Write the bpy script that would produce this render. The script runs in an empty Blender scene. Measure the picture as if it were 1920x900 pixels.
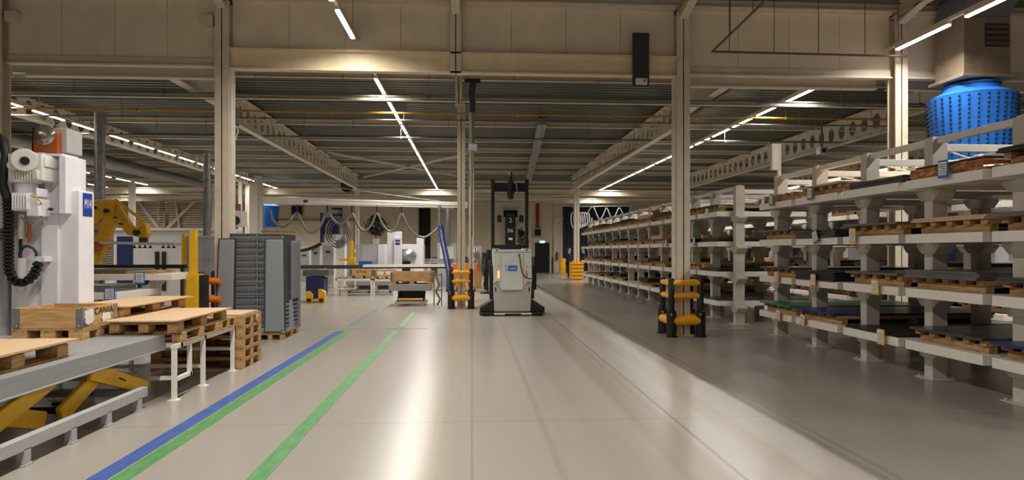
import bpy, bmesh, math, random
from mathutils import Vector, Matrix
random.seed(7)
SC = bpy.context.scene
COL = SC.collection
PI = math.pi
F = 1200.0                       # focal length in pixels of the 1920 px wide frame
ANG = math.atan(75 / F)
CA, SA = math.cos(ANG), math.sin(ANG)
EYE = 1.6

def P(px, py, d):
    """survey helper: photo bearing + measured distance -> place in the hall"""
    lat = (px - 960) / F * d
    return Vector((lat * CA + d * SA, d * CA - lat * SA, EYE + (470 - py) / F * d))

# ------------------------------------------------------------------ materials
def lin(c):
    r = []
    for u in c:
        u /= 255
        r.append(u / 12.92 if u <= .04045 else ((u + .055) / 1.055) ** 2.4)
    return (r[0], r[1], r[2], 1)

def mat(name, rgb, rough=.5, metal=0.0, var=.12, scale=6, stretch=(1, 1, 1), rgb2=None, bump=0, coat=0):
    m = bpy.data.materials.new(name); m.use_nodes = True
    nt = m.node_tree; b = nt.nodes['Principled BSDF']
    b.inputs['Roughness'].default_value = rough
    b.inputs['Metallic'].default_value = metal
    if coat: b.inputs['Coat Weight'].default_value = coat
    tc = nt.nodes.new('ShaderNodeTexCoord'); mp = nt.nodes.new('ShaderNodeMapping')
    mp.inputs['Scale'].default_value = stretch
    nz = nt.nodes.new('ShaderNodeTexNoise'); nz.inputs['Scale'].default_value = scale; nz.inputs['Detail'].default_value = 5
    mx = nt.nodes.new('ShaderNodeMix'); mx.data_type = 'RGBA'
    c = lin(rgb)
    c2 = lin(rgb2) if rgb2 else tuple(x * (1 - var * 2) for x in c[:3]) + (1,)
    mx.inputs['A'].default_value = c; mx.inputs['B'].default_value = c2
    nt.links.new(tc.outputs['Object'], mp.inputs['Vector']); nt.links.new(mp.outputs[0], nz.inputs['Vector'])
    rp = nt.nodes.new('ShaderNodeMapRange'); rp.inputs['From Min'].default_value = .35; rp.inputs['From Max'].default_value = .7
    nt.links.new(nz.outputs['Fac'], rp.inputs['Value'])
    nt.links.new(rp.outputs[0], mx.inputs['Factor']); nt.links.new(mx.outputs['Result'], b.inputs['Base Color'])
    if bump:
        bp = nt.nodes.new('ShaderNodeBump'); bp.inputs['Strength'].default_value = bump; bp.inputs['Distance'].default_value = .01
        nt.links.new(nz.outputs['Fac'], bp.inputs['Height']); nt.links.new(bp.outputs[0], b.inputs['Normal'])
    return m

def emis(name, rgb, s):
    m = bpy.data.materials.new(name); m.use_nodes = True
    b = m.node_tree.nodes['Principled BSDF']
    b.inputs['Base Color'].default_value = lin(rgb); b.inputs['Emission Color'].default_value = lin(rgb)
    b.inputs['Emission Strength'].default_value = s
    return m

M = {}
M['cream'] = mat('cream_steel_paint', (214, 202, 182), .45, var=.06)
M['heater'] = mat('heater_casing', (140, 124, 106), .5)
M['panel'] = mat('header_panel', (232, 217, 195), .6, var=.06, scale=2)
M['header'] = mat('header_beam_paint', (228, 211, 178), .5, var=.05)
M['deck'] = mat('galvanised_deck', (104, 107, 98), .42, .55, var=.12, scale=3, stretch=(.3, 3, 1))
M['darkdeck'] = mat('dark_deck', (110, 104, 96), .6, .2)
M['rack'] = mat('rack_white', (238, 233, 225), .45, var=.04)
M['post'] = mat('rack_post_grey', (206, 199, 188), .5, var=.06)
M['wall'] = mat('back_wall_panel', (226, 212, 186), .6, var=.05, scale=2)
M['wall2'] = mat('ribbed_wall', (205, 192, 170), .6, var=.06)
M['dado'] = mat('grey_dado', (112, 104, 98), .7)
M['wood'] = mat('pallet_wood', (206, 166, 110), .75, scale=5, stretch=(1, 8, 8), rgb2=(172, 130, 80), bump=.2)
M['wood2'] = mat('weathered_wood', (192, 154, 104), .8, scale=4, stretch=(6, 1, 6), rgb2=(142, 106, 66), bump=.2)
M['board'] = mat('hardboard', (208, 176, 138), .65, var=.05, scale=20)
M['steel'] = mat('brushed_steel', (168, 168, 170), .42, .3, var=.07, scale=3, stretch=(9, .4, 9))
M['sheet'] = mat('dark_sheet_steel', (84, 84, 84), .28, .5, var=.15, scale=2)
M['sheet2'] = mat('grey_sheet_steel', (120, 118, 116), .35, .5, var=.12, scale=2)
M['sheet3'] = mat('black_sheet', (34, 34, 36), .4, .2)
M['green_sheet'] = mat('green_sheet', (30, 132, 84), .35, var=.2, scale=3)
M['blue_sheet'] = mat('blue_sheet', (34, 48, 120), .35, var=.2, scale=3)
M['film'] = mat('amber_film', (200, 120, 40), .18, var=.35, scale=9, rgb2=(96, 52, 14), bump=.8, coat=.6)
M['yellow'] = mat('machine_yellow', (236, 180, 20), .5, var=.08)
M['robot'] = mat('robot_yellow', (214, 160, 24), .45, var=.12)
M['amber'] = mat('guard_yellow', (255, 180, 22), .4, var=.06)
M['orange'] = mat('guard_orange', (232, 122, 30), .45, var=.06)
M['black'] = mat('black_plastic', (26, 26, 26), .5)
M['blackm'] = mat('black_metal', (36, 36, 35), .45, .2)
M['rubber'] = mat('rubber_hose', (30, 30, 31), .6)
M['white'] = mat('machine_white', (232, 231, 238), .4, var=.03)
M['offwhite'] = mat('machine_offwhite', (222, 220, 214), .45, var=.04)
M['ltgrey'] = mat('light_grey_paint', (178, 178, 178), .5, var=.05)
M['grey'] = mat('grey_plastic', (142, 146, 152), .5, var=.05, scale=14)
M['dgrey'] = mat('dark_grey_plastic', (122, 124, 130), .55, var=.06)
M['vgrey'] = mat('charcoal', (58, 58, 60), .6)
M['galv'] = mat('galvanised_tube', (170, 172, 172), .32, .8, var=.18, scale=9)
M['agv'] = mat('vehicle_shell', (222, 227, 221), .35, var=.03)
M['agv2'] = mat('vehicle_lower_shell', (194, 190, 182), .4, var=.04)
M['blue'] = mat('sign_blue', (20, 60, 150), .4, var=.03)
M['navy'] = mat('navy_paint', (26, 42, 96), .5)
M['sock'] = mat('blue_fabric', (30, 120, 225), .75, var=.08)
M['bin'] = mat('blue_bin', (24, 110, 200), .45)
M['sockdark'] = mat('nozzle_navy', (8, 26, 66), .7)
M['copper'] = mat('copper_orange', (190, 100, 50), .4, .4)
M['disc'] = mat('lens_disc', (214, 206, 190), .15, .85, var=.3, scale=2)
M['pipebrown'] = mat('sprinkler_brown', (112, 84, 60), .5, .2)
M['pipeyellow'] = mat('gas_pipe_yellow', (196, 140, 40), .5)
M['pipe'] = mat('grey_pipe', (130, 128, 120), .45, .4)
M['red'] = mat('safety_red', (170, 40, 28), .45)
M['glassdark'] = mat('night_glass', (14, 15, 18), .08, 0)
M['dark'] = mat('unlit_dark', (16, 16, 18), .7)
M['curtain'] = mat('dark_blue_door', (14, 24, 62), .6)
M['leaf'] = mat('dark_leaf', (46, 54, 36), .6, var=.3)
M['paper'] = mat('paper', (228, 226, 222), .7, var=.03)
M['skin'] = mat('skin', (196, 150, 120), .55)
M['cloth'] = mat('black_clothing', (26, 27, 32), .85)
M['hair'] = mat('brown_hair', (74, 52, 34), .7)
M['tagy'] = mat('tag_yellow', (238, 190, 40), .6)
M['tago'] = mat('tag_orange', (240, 132, 50), .6)
M['tagg'] = mat('tag_green', (60, 140, 96), .6)
M['tagb'] = mat('tag_blue', (44, 120, 210), .6)
M['ink'] = mat('print_ink', (40, 36, 34), .8)
M['fence'] = mat('fence_grey', (176, 174, 172), .5, .1)
M['tapeb'] = mat('tape_blue', (40, 76, 148), .5, scale=5, stretch=(5, 1, 1), rgb2=(70, 98, 160))
M['tapeg'] = mat('tape_green', (62, 132, 66), .5, scale=5, stretch=(5, 1, 1), rgb2=(98, 146, 94))
M['tapew'] = mat('tape_worn', (88, 98, 120), .6, scale=7, rgb2=(124, 124, 122))
M['tapegw'] = mat('tape_green_worn', (84, 120, 80), .6, scale=7, rgb2=(126, 130, 116))
M['led'] = emis('led_tube', (255, 246, 234), 14)
M['led_side'] = emis('led_tube_side', (255, 246, 234), 7)
M['screen'] = emis('screen_blue', (50, 100, 200), .8)
M['exit'] = emis('exit_sign_green', (150, 240, 205), 2.2)
M['beacon'] = emis('beacon_amber', (255, 190, 110), 1.4)

def floor_mat():
    m = bpy.data.materials.new('polished_concrete'); m.use_nodes = True
    nt = m.node_tree; N = nt.nodes; L = nt.links; b = N['Principled BSDF']
    g = N.new('ShaderNodeTexCoord'); s = N.new('ShaderNodeSeparateXYZ'); L.new(g.outputs['Object'], s.inputs[0])
    def noise(scale, st, det=4):
        mp = N.new('ShaderNodeMapping'); mp.inputs['Scale'].default_value = st
        n = N.new('ShaderNodeTexNoise'); n.inputs['Scale'].default_value = scale; n.inputs['Detail'].default_value = det
        L.new(g.outputs['Object'], mp.inputs[0]); L.new(mp.outputs[0], n.inputs['Vector']); return n.outputs['Fac']
    def mix(f, a, bb):
        x = N.new('ShaderNodeMix'); x.data_type = 'RGBA'
        for k, v in (('Factor', f), ('A', a), ('B', bb)):
            if isinstance(v, (tuple, float)): x.inputs[k].default_value = v
            else: L.new(v, x.inputs[k])
        return x.outputs['Result']
    def rng(v, a, bb, c=0., d=1.):
        x = N.new('ShaderNodeMapRange'); x.interpolation_type = 'SMOOTHSTEP'
        L.new(v, x.inputs['Value'])
        for k, q in (('From Min', a), ('From Max', bb), ('To Min', c), ('To Max', d)): x.inputs[k].default_value = q
        return x.outputs[0]
    def mul(a, c):
        x = N.new('ShaderNodeMath'); x.operation = 'MULTIPLY'
        for k, v in ((0, a), (1, c)):
            if isinstance(v, float): x.inputs[k].default_value = v
            else: L.new(v, x.inputs[k])
        return x.outputs[0]
    cl = noise(.35, (1, .5, 1), 2)
    c = mix(rng(cl, .1, .9), lin((168, 161, 152)), lin((177, 170, 161)))
    x = s.outputs['X']; y = s.outputs['Y']
    st = noise(3.0, (2.2, .03, 1), 4)                        # fine streaks along the aisle
    def band(x0, x1, soft, k, col, c, streak=True):
        f = mul(rng(x, x0 - soft, x0 + soft), rng(x, x1 - soft, x1 + soft, 1., 0.))
        f = mul(f, rng(st, .3, .62, .45, 1.)) if streak else f
        return mix(mul(f, k), c, lin(col))
    c = mix(mul(rng(x, 2.96, 3.0), .34), c, lin((106, 100, 95)))   # older darker slab on the rack side
    c = mix(mul(rng(x, -.62, -.38, 1., 0.), .5), c, lin((146, 140, 133)))      # floor tone darker left of the traffic lane
    c = band(1.48, 1.84, .05, .42, (136, 120, 101), c)
    c = band(1.90, 1.93, .012, .6, (106, 94, 82), c, False)
    c = band(2.24, 2.46, .05, .34, (152, 134, 108), c)
    c = band(2.84, 3.02, .035, .62, (96, 86, 74), c)
    c = band(.62, .68, .02, .32, (140, 124, 104), c)
    c = band(.95, 1.2, .1, .18, (160, 146, 124), c)
    c = band(-.6, -.2, .12, .16, (176, 152, 116), c)
    c = mix(mul(rng(st, .52, .75), .16), c, lin((150, 136, 116)))
    sp = noise(26, (1, 1, 1), 3)
    c = mix(mul(rng(sp, .66, .74), .22), c, lin((140, 124, 104)))
    # saw-cut slab joints
    for src, per in ((x, 6.0), (y, 6.0)):
        w = N.new('ShaderNodeMath'); w.operation = 'PINGPONG'; w.inputs[1].default_value = per / 2; L.new(src, w.inputs[0])
        c = mix(mul(rng(w.outputs[0], .004, .012, 1., 0.), .4), c, lin((120, 110, 98)))
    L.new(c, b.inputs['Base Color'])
    L.new(rng(noise(1.2, (1, .15, 1), 2), .0, 1., .2, .3), b.inputs['Roughness']); b.inputs['Specular IOR Level'].default_value = .42
    return m
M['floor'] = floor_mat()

# ------------------------------------------------------------------ mesh builder
class MB:
    def __init__(s): s.v = []; s.f = []; s.mi = []; s.cur = 0; s.xf = None
    def add(s, vs, fs):
        o = len(s.v)
        for p in vs:
            p = Vector(p)
            s.v.append(s.xf @ p if s.xf is not None else p)
        for f in fs:
            s.f.append([i + o for i in f]); s.mi.append(s.cur)
        return s
    def box(s, x0, x1, y0, y1, z0, z1):
        vs = [(x, y, z) for z in (z0, z1) for y in (y0, y1) for x in (x0, x1)]
        return s.add(vs, [(0, 2, 3, 1), (4, 5, 7, 6), (0, 1, 5, 4), (2, 6, 7, 3), (0, 4, 6, 2), (1, 3, 7, 5)])
    def bar(s, a, b, w, h, up=(0, 0, 1)):
        a = Vector(a); b = Vector(b); d = (b - a).normalized(); u = Vector(up)
        if abs(d.dot(u)) > .98: u = Vector((0, 1, 0))
        sd = d.cross(u).normalized() * (w / 2); u2 = sd.cross(d).normalized() * (h / 2)
        vs = [p + i * sd + j * u2 for p in (a, b) for i, j in ((-1, -1), (1, -1), (1, 1), (-1, 1))]
        return s.add(vs, [(3, 2, 1, 0), (4, 5, 6, 7), (0, 1, 5, 4), (1, 2, 6, 5), (2, 3, 7, 6), (3, 0, 4, 7)])
    def cyl(s, a, b, r, r2=None, n=14):
        a = Vector(a); b = Vector(b); r2 = r if r2 is None else r2
        d = (b - a).normalized(); u = Vector((0, 0, 1)) if abs(d.z) < .9 else Vector((1, 0, 0))
        e1 = d.cross(u).normalized(); e2 = d.cross(e1)
        vs = []
        for p, q in ((a, r), (b, r2)):
            for i in range(n):
                t = 2 * PI * i / n; vs.append(p + (e1 * math.cos(t) + e2 * math.sin(t)) * q)
        fs = [(i, n + i, n + (i + 1) % n, (i + 1) % n) for i in range(n)]
        fs += [list(range(n)), list(range(2 * n - 1, n - 1, -1))]
        return s.add(vs, fs)
    def tube(s, pts, r, n=8, closed=False):
        pts = [Vector(p) for p in pts]; m = len(pts); vs = []; e1 = None
        for i, p in enumerate(pts):
            t = (pts[min(i + 1, m - 1)] - pts[max(i - 1, 0)]).normalized()
            if e1 is None:
                u = Vector((0, 0, 1)) if abs(t.z) < .9 else Vector((1, 0, 0)); e1 = t.cross(u).normalized()
            e1 = (e1 - t * e1.dot(t)).normalized(); e2 = t.cross(e1)
            rr = r[i] if isinstance(r, (list, tuple)) else r
            for k in range(n):
                a = 2 * PI * k / n; vs.append(p + (e1 * math.cos(a) + e2 * math.sin(a)) * rr)
        fs = []
        for i in range(m - 1):
            for k in range(n):
                fs.append((i * n + k, i * n + (k + 1) % n, (i + 1) * n + (k + 1) % n, (i + 1) * n + k))
        fs += [list(range(n - 1, -1, -1)), list(range((m - 1) * n, m * n))]
        return s.add(vs, fs)
    def prism(s, pts, a0, a1, ax='y'):
        """extrude an outline: ax y -> pts are (x,z); x -> (y,z); z -> (x,y)"""
        n = len(pts)
        def q(p, a): return {'y': (p[0], a, p[1]), 'x': (a, p[0], p[1]), 'z': (p[0], p[1], a)}[ax]
        vs = [q(p, a0) for p in pts] + [q(p, a1) for p in pts]
        fs = [list(range(n)), list(range(2 * n - 1, n - 1, -1))]
        fs += [(i, n + i, n + (i + 1) % n, (i + 1) % n) for i in range(n)]
        return s.add(vs, fs)
    def lathe(s, prof, c=(0, 0, 0), n=24):
        vs = []; c = Vector(c)
        for r, z in prof:
            for i in range(n):
                t = 2 * PI * i / n; vs.append(c + Vector((r * math.cos(t), r * math.sin(t), z)))
        fs = []
        for j in range(len(prof) - 1):
            for i in range(n):
                fs.append((j * n + i, j * n + (i + 1) % n, (j + 1) * n + (i + 1) % n, (j + 1) * n + i))
        fs += [list(range(n - 1, -1, -1)), list(range((len(prof) - 1) * n, len(prof) * n))]
        return s.add(vs, fs)
    def ball(s, c, r, sc=(1, 1, 1), n=12, m=8):
        prof = [(max(1e-4, math.sin(PI * j / m)), -math.cos(PI * j / m)) for j in range(m + 1)]
        vs = []; c = Vector(c)
        for q, z in prof:
            for i in range(n):
                t = 2 * PI * i / n
                vs.append(c + Vector((r * q * math.cos(t) * sc[0], r * q * math.sin(t) * sc[1], r * z * sc[2])))
        fs = [(j * n + i, j * n + (i + 1) % n, (j + 1) * n + (i + 1) % n, (j + 1) * n + i) for j in range(m) for i in range(n)]
        return s.add(vs, fs)
    def build(s, name, m, parent=None, bevel=0, smooth=None, loc=None, rz=0):
        me = bpy.data.meshes.new(name)
        me.from_pydata([tuple(p) for p in s.v], [], s.f)
        for x in (m if isinstance(m, (list, tuple)) else [m]):
            me.materials.append(M[x] if isinstance(x, str) else x)
        me.polygons.foreach_set('material_index', s.mi)
        bm = bmesh.new(); bm.from_mesh(me); bmesh.ops.recalc_face_normals(bm, faces=bm.faces); bm.to_mesh(me); bm.free()
        if smooth is not None:
            me.polygons.foreach_set('use_smooth', [True] * len(me.polygons))
            me.set_sharp_from_angle(angle=math.radians(smooth))
        me.update()
        o = bpy.data.objects.new(name, me); COL.objects.link(o)
        if parent is not None: o.parent = parent
        if loc is not None: o.location = loc
        o.rotation_euler.z = rz
        if bevel:
            b = o.modifiers.new('edge', 'BEVEL'); b.width = bevel; b.segments = 2; b.limit_method = 'ANGLE'; b.angle_limit = math.radians(40)
        return o

def box(x0, x1, y0, y1, z0, z1): return MB().box(x0, x1, y0, y1, z0, z1)

def tag(o, label, cat, group=None):
    o['label'] = label; o['category'] = cat
    if group: o['group'] = group
    return o

def thing(name, label, cat, loc=(0, 0, 0), rz=0, group=None):
    o = bpy.data.objects.new(name, None); COL.objects.link(o)
    o.location = loc; o.rotation_euler.z = rz; o.empty_display_size = .1
    return tag(o, label, cat, group)

def struct(o):
    o['kind'] = 'structure'; return o

CH = {}
def dup(root, loc, rz=0, label=None, group=None):
    def cp(o, par):
        c = o.copy(); COL.objects.link(c)
        if par is not None: c.parent = par
        for ch in o.children: cp(ch, c)
        return c
    r = cp(root, None); r.location = loc; r.rotation_euler.z = rz
    if label: r['label'] = label
    if group: r['group'] = group
    return r

def text(name, s, size, m, parent, loc, rot, ext=.001, ax='CENTER', sx=1):
    cu = bpy.data.curves.new(name, 'FONT'); cu.body = s; cu.size = size; cu.extrude = ext
    cu.align_x = ax; cu.align_y = 'CENTER'; cu.materials.append(M[m])
    o = bpy.data.objects.new(name, cu); COL.objects.link(o); o.parent = parent
    o.location = loc; o.rotation_euler = rot; o.scale = (sx, 1, 1)
    return o
ORD = ['first', 'second', 'third', 'fourth', 'fifth', 'sixth', 'seventh', 'eighth', 'ninth', 'tenth', 'eleventh', 'twelfth',
       'thirteenth', 'fourteenth', 'fifteenth', 'sixteenth', 'seventeenth', 'eighteenth', 'nineteenth', 'twentieth', 'twenty-first', 'twenty-second']
# ------------------------------------------------------------------ setting
YB = 46.5                                                   # back wall
HY = 11.93                                                  # header line
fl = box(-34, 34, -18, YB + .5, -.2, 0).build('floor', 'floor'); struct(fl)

# roof deck beyond the header: trapezoid corrugation, ribs run across the aisle
d = MB(); prof = []
y = HY + .1
while y < YB + .4:
    prof += [(y, 5.98), (y + .10, 5.98), (y + .13, 5.90), (y + .23, 5.90)]; y += .26
vs = []; fs = []
for i, (yy, zz) in enumerate(prof):
    vs += [(-34, yy, zz), (34, yy, zz)]
    if i: fs.append((2 * i - 2, 2 * i - 1, 2 * i + 1, 2 * i))
d.add(vs, fs); d.box(-34, 34, HY + .1, YB + .4, 6.0, 6.05)
struct(d.build('ceiling', 'deck'))
c2 = MB(); y = -18; prof = []
while y < HY:
    prof += [(y, 6.42), (y + .10, 6.42), (y + .13, 6.35), (y + .23, 6.35)]; y += .26
vs = []; fs = []
for i, (yy, zz) in enumerate(prof):
    vs += [(-34, yy, zz), (34, yy, zz)]
    if i: fs.append((2 * i - 2, 2 * i - 1, 2 * i + 1, 2 * i))
c2.add(vs, fs); c2.box(-34, 34, -18, HY, 6.44, 6.5)
struct(c2.build('ceiling', 'darkdeck'))

# back wall: tall panels, openings are built in front of it as framed windows and doors
w = MB()
x = -34
while x < 34:
    z = 0
    for z1 in (1.3, 2.6, 3.9, 5.2, 6.0):
        w.box(x + .006, x + 1.994, YB, YB + .2, z + .006, z1 - .006); z = z1
    x += 2
w.box(-34, 34, YB + .02, YB + .25, 0, 6.0)
struct(w.build('wall_back', 'wall'))
struct(box(-34, 34, -18.2, -18, 0, 6.4).build('wall_front', 'wall2'))
r = MB()
for sx, nm in ((-34, 'left'), (34, 'right')):
    r = box(sx - .1, sx + .1, -18, YB, 0, 6.4)
    k = -18
    while k < YB:
        r.box(sx - .13, sx + .13, k, k + .12, 0, 6.3); k += .3
    struct(r.build('wall_' + nm, 'wall2'))
# ribbed cladding with cross bracing at the far left
rb = MB(); z = .1
while z < 5.3:
    rb.box(-32, -15.2, YB - .14, YB - .02, z, z + .10); z += .16
struct(rb.build('trim_1', 'wall2'))
def brace(a, b): struct(MB().bar(a, b, .12, .2).build('trim_2', 'cream'))
for q in ((258, 362, 310, 432), (336, 370, 346, 432), (372, 378, 318, 434)):
    a = P(q[0], q[1], 45.5); b = P(q[2], q[3], 45.5); a.y = b.y = YB - .3
    brace(a, b)
a = P(313, 398, 45); struct(box(a.x - .06, a.x + .06, YB - .45, YB - .33, 0, 4.3).build('trim_3', 'pipeyellow'))
struct(box(-3, 12.0, YB - .04, YB - .005, 0, 1.15).build('baseboard_back', 'dado'))

def hcol(x, y, z0, z1, w=.24, name='steel_column', m='cream', t=.018):
    b = MB()
    b.box(-w / 2, w / 2, -w / 2, -w / 2 + t * 1.5, z0, z1); b.box(-w / 2, w / 2, w / 2 - t * 1.5, w / 2, z0, z1)
    b.box(-t / 2, t / 2, -w / 2, w / 2, z0, z1)
    if z0 < .1: b.box(-w * .7, w * .7, -w * .7, w * .7, 0, .02)
    o = b.build(name, m, loc=(x, y, 0)); return struct(o)
def ibeam(a, b, w, h, name='roof_beam', m='cream', t=.02):
    """a,b: centre of the underside"""
    a = Vector(a); b = Vector(b); mb = MB(); up = Vector((0, 0, 1))
    mb.bar(a + up * t * .7, b + up * t * .7, w, t * 1.4); mb.bar(a + up * (h - t * .7), b + up * (h - t * .7), w, t * 1.4)
    mb.bar(a + up * h / 2, b + up * h / 2, t, h - t)
    return struct(mb.build(name, m))

XC = [-12.7, -8.4, -4.49, -.30, 3.97, 8.24, 12.6]
for i, x in enumerate(XC):
    if i == 3: continue
    hcol(x, HY, 0, 6.1, .25)
# column behind the left guard, with an offset stub up to the roof
hcol(-.30, 18.0, 0, 5.9, .22)
hcol(-.02, 20.3, 0, 5.9, .16)
hcol(-.30, HY, 4.88, 6.2, .2, 'hanger_post')
hcol(-.30, 14.6, 4.9, 5.9, .16, 'hanger_post')
# header: beams and clad panels per bay
def header(x0, x1, zb, zt, kind):
    n = max(2, round((x1 - x0) / 1.0)); b = MB()
    for i in range(n):
        a = x0 + (x1 - x0) * i / n; c = x0 + (x1 - x0) * (i + 1) / n
        b.box(a + .004, c - .004, HY + .06, HY + .12, zb, zt)
    b.box(x0, x1, HY + .09, HY + .11, zb, zt)
    struct(b.build('wall_header', 'panel'))
    struct(MB().box(x0, x1, HY - .02, HY + .14, zt, zt + .1).build('trim_4', 'cream'))
for i in range(len(XC) - 1):
    x0, x1 = XC[i] + .12, XC[i + 1] - .12
    if i in (2, 3):
        if i == 2: x1 += .12
        else: x0 -= .12
        header(x0, x1, 5.26, 6.16, 0)
        if i == 2: ibeam((XC[2] + .1, HY - .02, 4.88), (XC[4] - .1, HY - .02, 4.88), .16, .385, 'header_beam', 'header')
    else:
        header(x0, x1, 5.11, 6.16, 1)
        b = MB(); b.box(x0, x1, HY + .03, HY + .12, 4.96, 5.10); b.box(x0, x1, HY - .03, HY + .12, 4.935, 4.965)
        struct(b.build('header_beam', 'cream'))
        ibeam((x0, HY + .5, 4.84), (x1, HY + .5, 4.84), .14, .2)
struct(box(-4.37, -4.33, HY - .1, HY + .1, 0, 4.88).build('trim_5', 'cream')); struct(box(3.81, 3.85, HY - .1, HY + .1, 0, 4.88).build('trim_5', 'cream'))
for x in XC:
    ibeam((x, -18, 6.12), (x, HY + .1, 6.12), .16, .26, 'rafter')
    struct(MB().bar((x, HY - .1, 5.98), (x, HY - .9, 6.2), .16, .05).build('rafter_haunch', 'cream'))
ibeam((-34, HY, 6.2), (34, HY, 6.2), .2, .2)
for x in (-4.75, -8.15):
    struct(box(x - .09, x + .09, HY - .1, HY + .05, 5.66, 5.84).build('bracket_plate', 'cream'))
# solid beams then castellated beams running away from the header
def castell(x, y0, y1, zb, h, w=.2, per=.6, r=.2):
    b = MB(); b.box(x - w / 2, x + w / 2, y0, y1, zb, zb + .03); b.box(x - w / 2, x + w / 2, y0, y1, zb + h - .03, zb + h)
    n = int((y1 - y0) / per); per = (y1 - y0) / n; K = 12
    for i in range(n):
        ya, yb2 = y0 + i * per, y0 + (i + 1) * per; cy, cz = (ya + yb2) / 2, zb + h / 2
        out = []; inn = []
        for k in range(K):
            t = 2 * PI * (k + .5) / K; c, s = math.cos(t), math.sin(t)
            m = max(abs(c) / (per / 2), abs(s) / (h / 2)); out.append((cy + c / m, cz + s / m)); inn.append((cy + c * r * .9, cz + s * r * 1.15))
        for dx in (-.012, .012):
            b.add([(x + dx, p[0], p[1]) for p in out + inn], [(k, (k + 1) % K, K + (k + 1) % K, K + k) for k in range(K)])
        b.add([(x + dx, p[0], p[1]) for dx in (-.012, .012) for p in inn], [(k, (k + 1) % K, K + (k + 1) % K, K + k) for k in range(K)])
    return struct(b.build('castellated_beam', 'cream'))
for x in (-12.5, -6.45, 5.75, 12.0, 18.2):
    ibeam((x, HY + .6, 5.3), (x, 17.6, 5.3), .22, .6)
    castell(x, 17.4, 36.6, 5.3 if x < -12 else 5.05, .66 if x < -12 else .8)
    if x != 5.75: hcol(x, 36.6, 0, 5.32 if x < -12 else 5.1, .22)
for y in (15.6, 17.9, 21.4, 24.4, 26.9, 29.4, 32.0, 34.5, 39.5, 42.0, 44.5):
    b = MB(); b.box(-34, 34, y - .05, y + .05, 5.74, 5.76); b.box(-34, 34, y - .005, y + .005, 5.75, 5.9)
    b.box(-34, 34, y - .05, y + .05, 5.88, 5.9); struct(b.build('purlin', 'cream'))
for y, z in ((37.2, 4.8), (42.6, 4.78)):
    ibeam((-33, y, z), (33, y, z), .2, .34, 'transverse_beam')
b = MB(); b.box(-33, 33, 15.35, 15.42, 5.14, 5.26); b.box(-33, 33, 15.25, 15.42, 5.14, 5.16); struct(b.build('transverse_beam', 'cream'))
for a, q in (((690, 330), (1000, 345)), ((690, 310), (1000, 322)), ((770, 322), (1010, 305))):
    pass
struct(MB().bar((-6.0, 27, 5.68), (-.2, 36, 5.68), .08, .08).build('roof_tie', 'cream'))
struct(MB().bar((-6.0, 36, 5.68), (-.2, 27, 5.68), .08, .08).build('roof_tie', 'cream'))
struct(MB().bar((2.2, 20, 5.66), (3.2, 36, 5.6), .3, .2).build('roof_tie', 'galv'))

# pipes under the roof
def pipe(pts, r, m, label, name='ceiling_pipe', cat='pipe', hang=None, ztop=5.9):
    o = MB().tube(pts, r, 8).build(name, m, smooth=50); tag(o, label, cat)
    if hang:
        a, b = Vector(pts[0]), Vector(pts[-1]); n = hang
        for i in range(n):
            p = a.lerp(b, (i + .5) / n); h = MB().cyl((p.x, p.y, p.z), (p.x, p.y, ztop), .008, n=6)
            h.cyl((p.x, p.y - .05, p.z), (p.x, p.y + .05, p.z), r * 1.5, n=8); h.build('hanger', m, o)
    return o
pipe([(-22, 15.1, 5.2), (22, 15.1, 5.2)], .028, 'pipe', 'thin grey conduit running across the roof just beyond the header', hang=22)
pipe([(-22, 17.0, 5.22), (22, 17.0, 5.22)], .028, 'pipeyellow', 'yellow gas pipe running across under the metal roof', hang=18)
pipe([(-22, 17.4, 5.12), (22, 17.4, 5.12)], .022, 'pipe', 'dark conduit running just below the yellow gas pipe', hang=12)
pipe([(-22, 20.0, 5.1), (22, 20.0, 5.1)], .03, 'pipe', 'grey pipe hung on long rods beyond the yellow gas pipe', hang=30)
sp = pipe([(3.97 + .0, 3.0, 5.27), (4.42, 11.55, 5.27), (8.2, 11.6, 5.27)], .02, 'pipebrown', 'thin brown sprinkler pipe bending at a corner in front of the right header panels')
for x in (4.75, 5.6, 6.45, 7.35): MB().cyl((x, 11.56, 5.27), (x, 11.56, 6.3), .007, n=6).build('hanger', 'pipebrown', sp)
for y in (8.5, 9.6, 10.6): MB().cyl((3.97 + .45 * (y - 3) / 8.55, y, 5.27), (3.97 + .45 * (y - 3) / 8.55, y, 6.3), .007, n=6).build('hanger', 'pipebrown', sp)
pipe([(6.2, 14.0, 5.5), (5.9, 19.5, 5.2), (5.2, 33, 5.2)], .03, 'pipebrown', 'brown sprinkler main running beside the right castellated beam')
pipe([(-14.6, 14, 5.2), (-14.6, 36, 5.2)], .22, 'pipe', 'fat dark ventilation duct running away at the far left under the roof', 'ventilation_duct', 'duct')
pipe([(-16.6, 14, 5.5), (-16.6, 36, 5.5)], .16, 'galv', 'slimmer steel duct beside the fat duct at the far left', 'ventilation_duct', 'duct')

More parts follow.
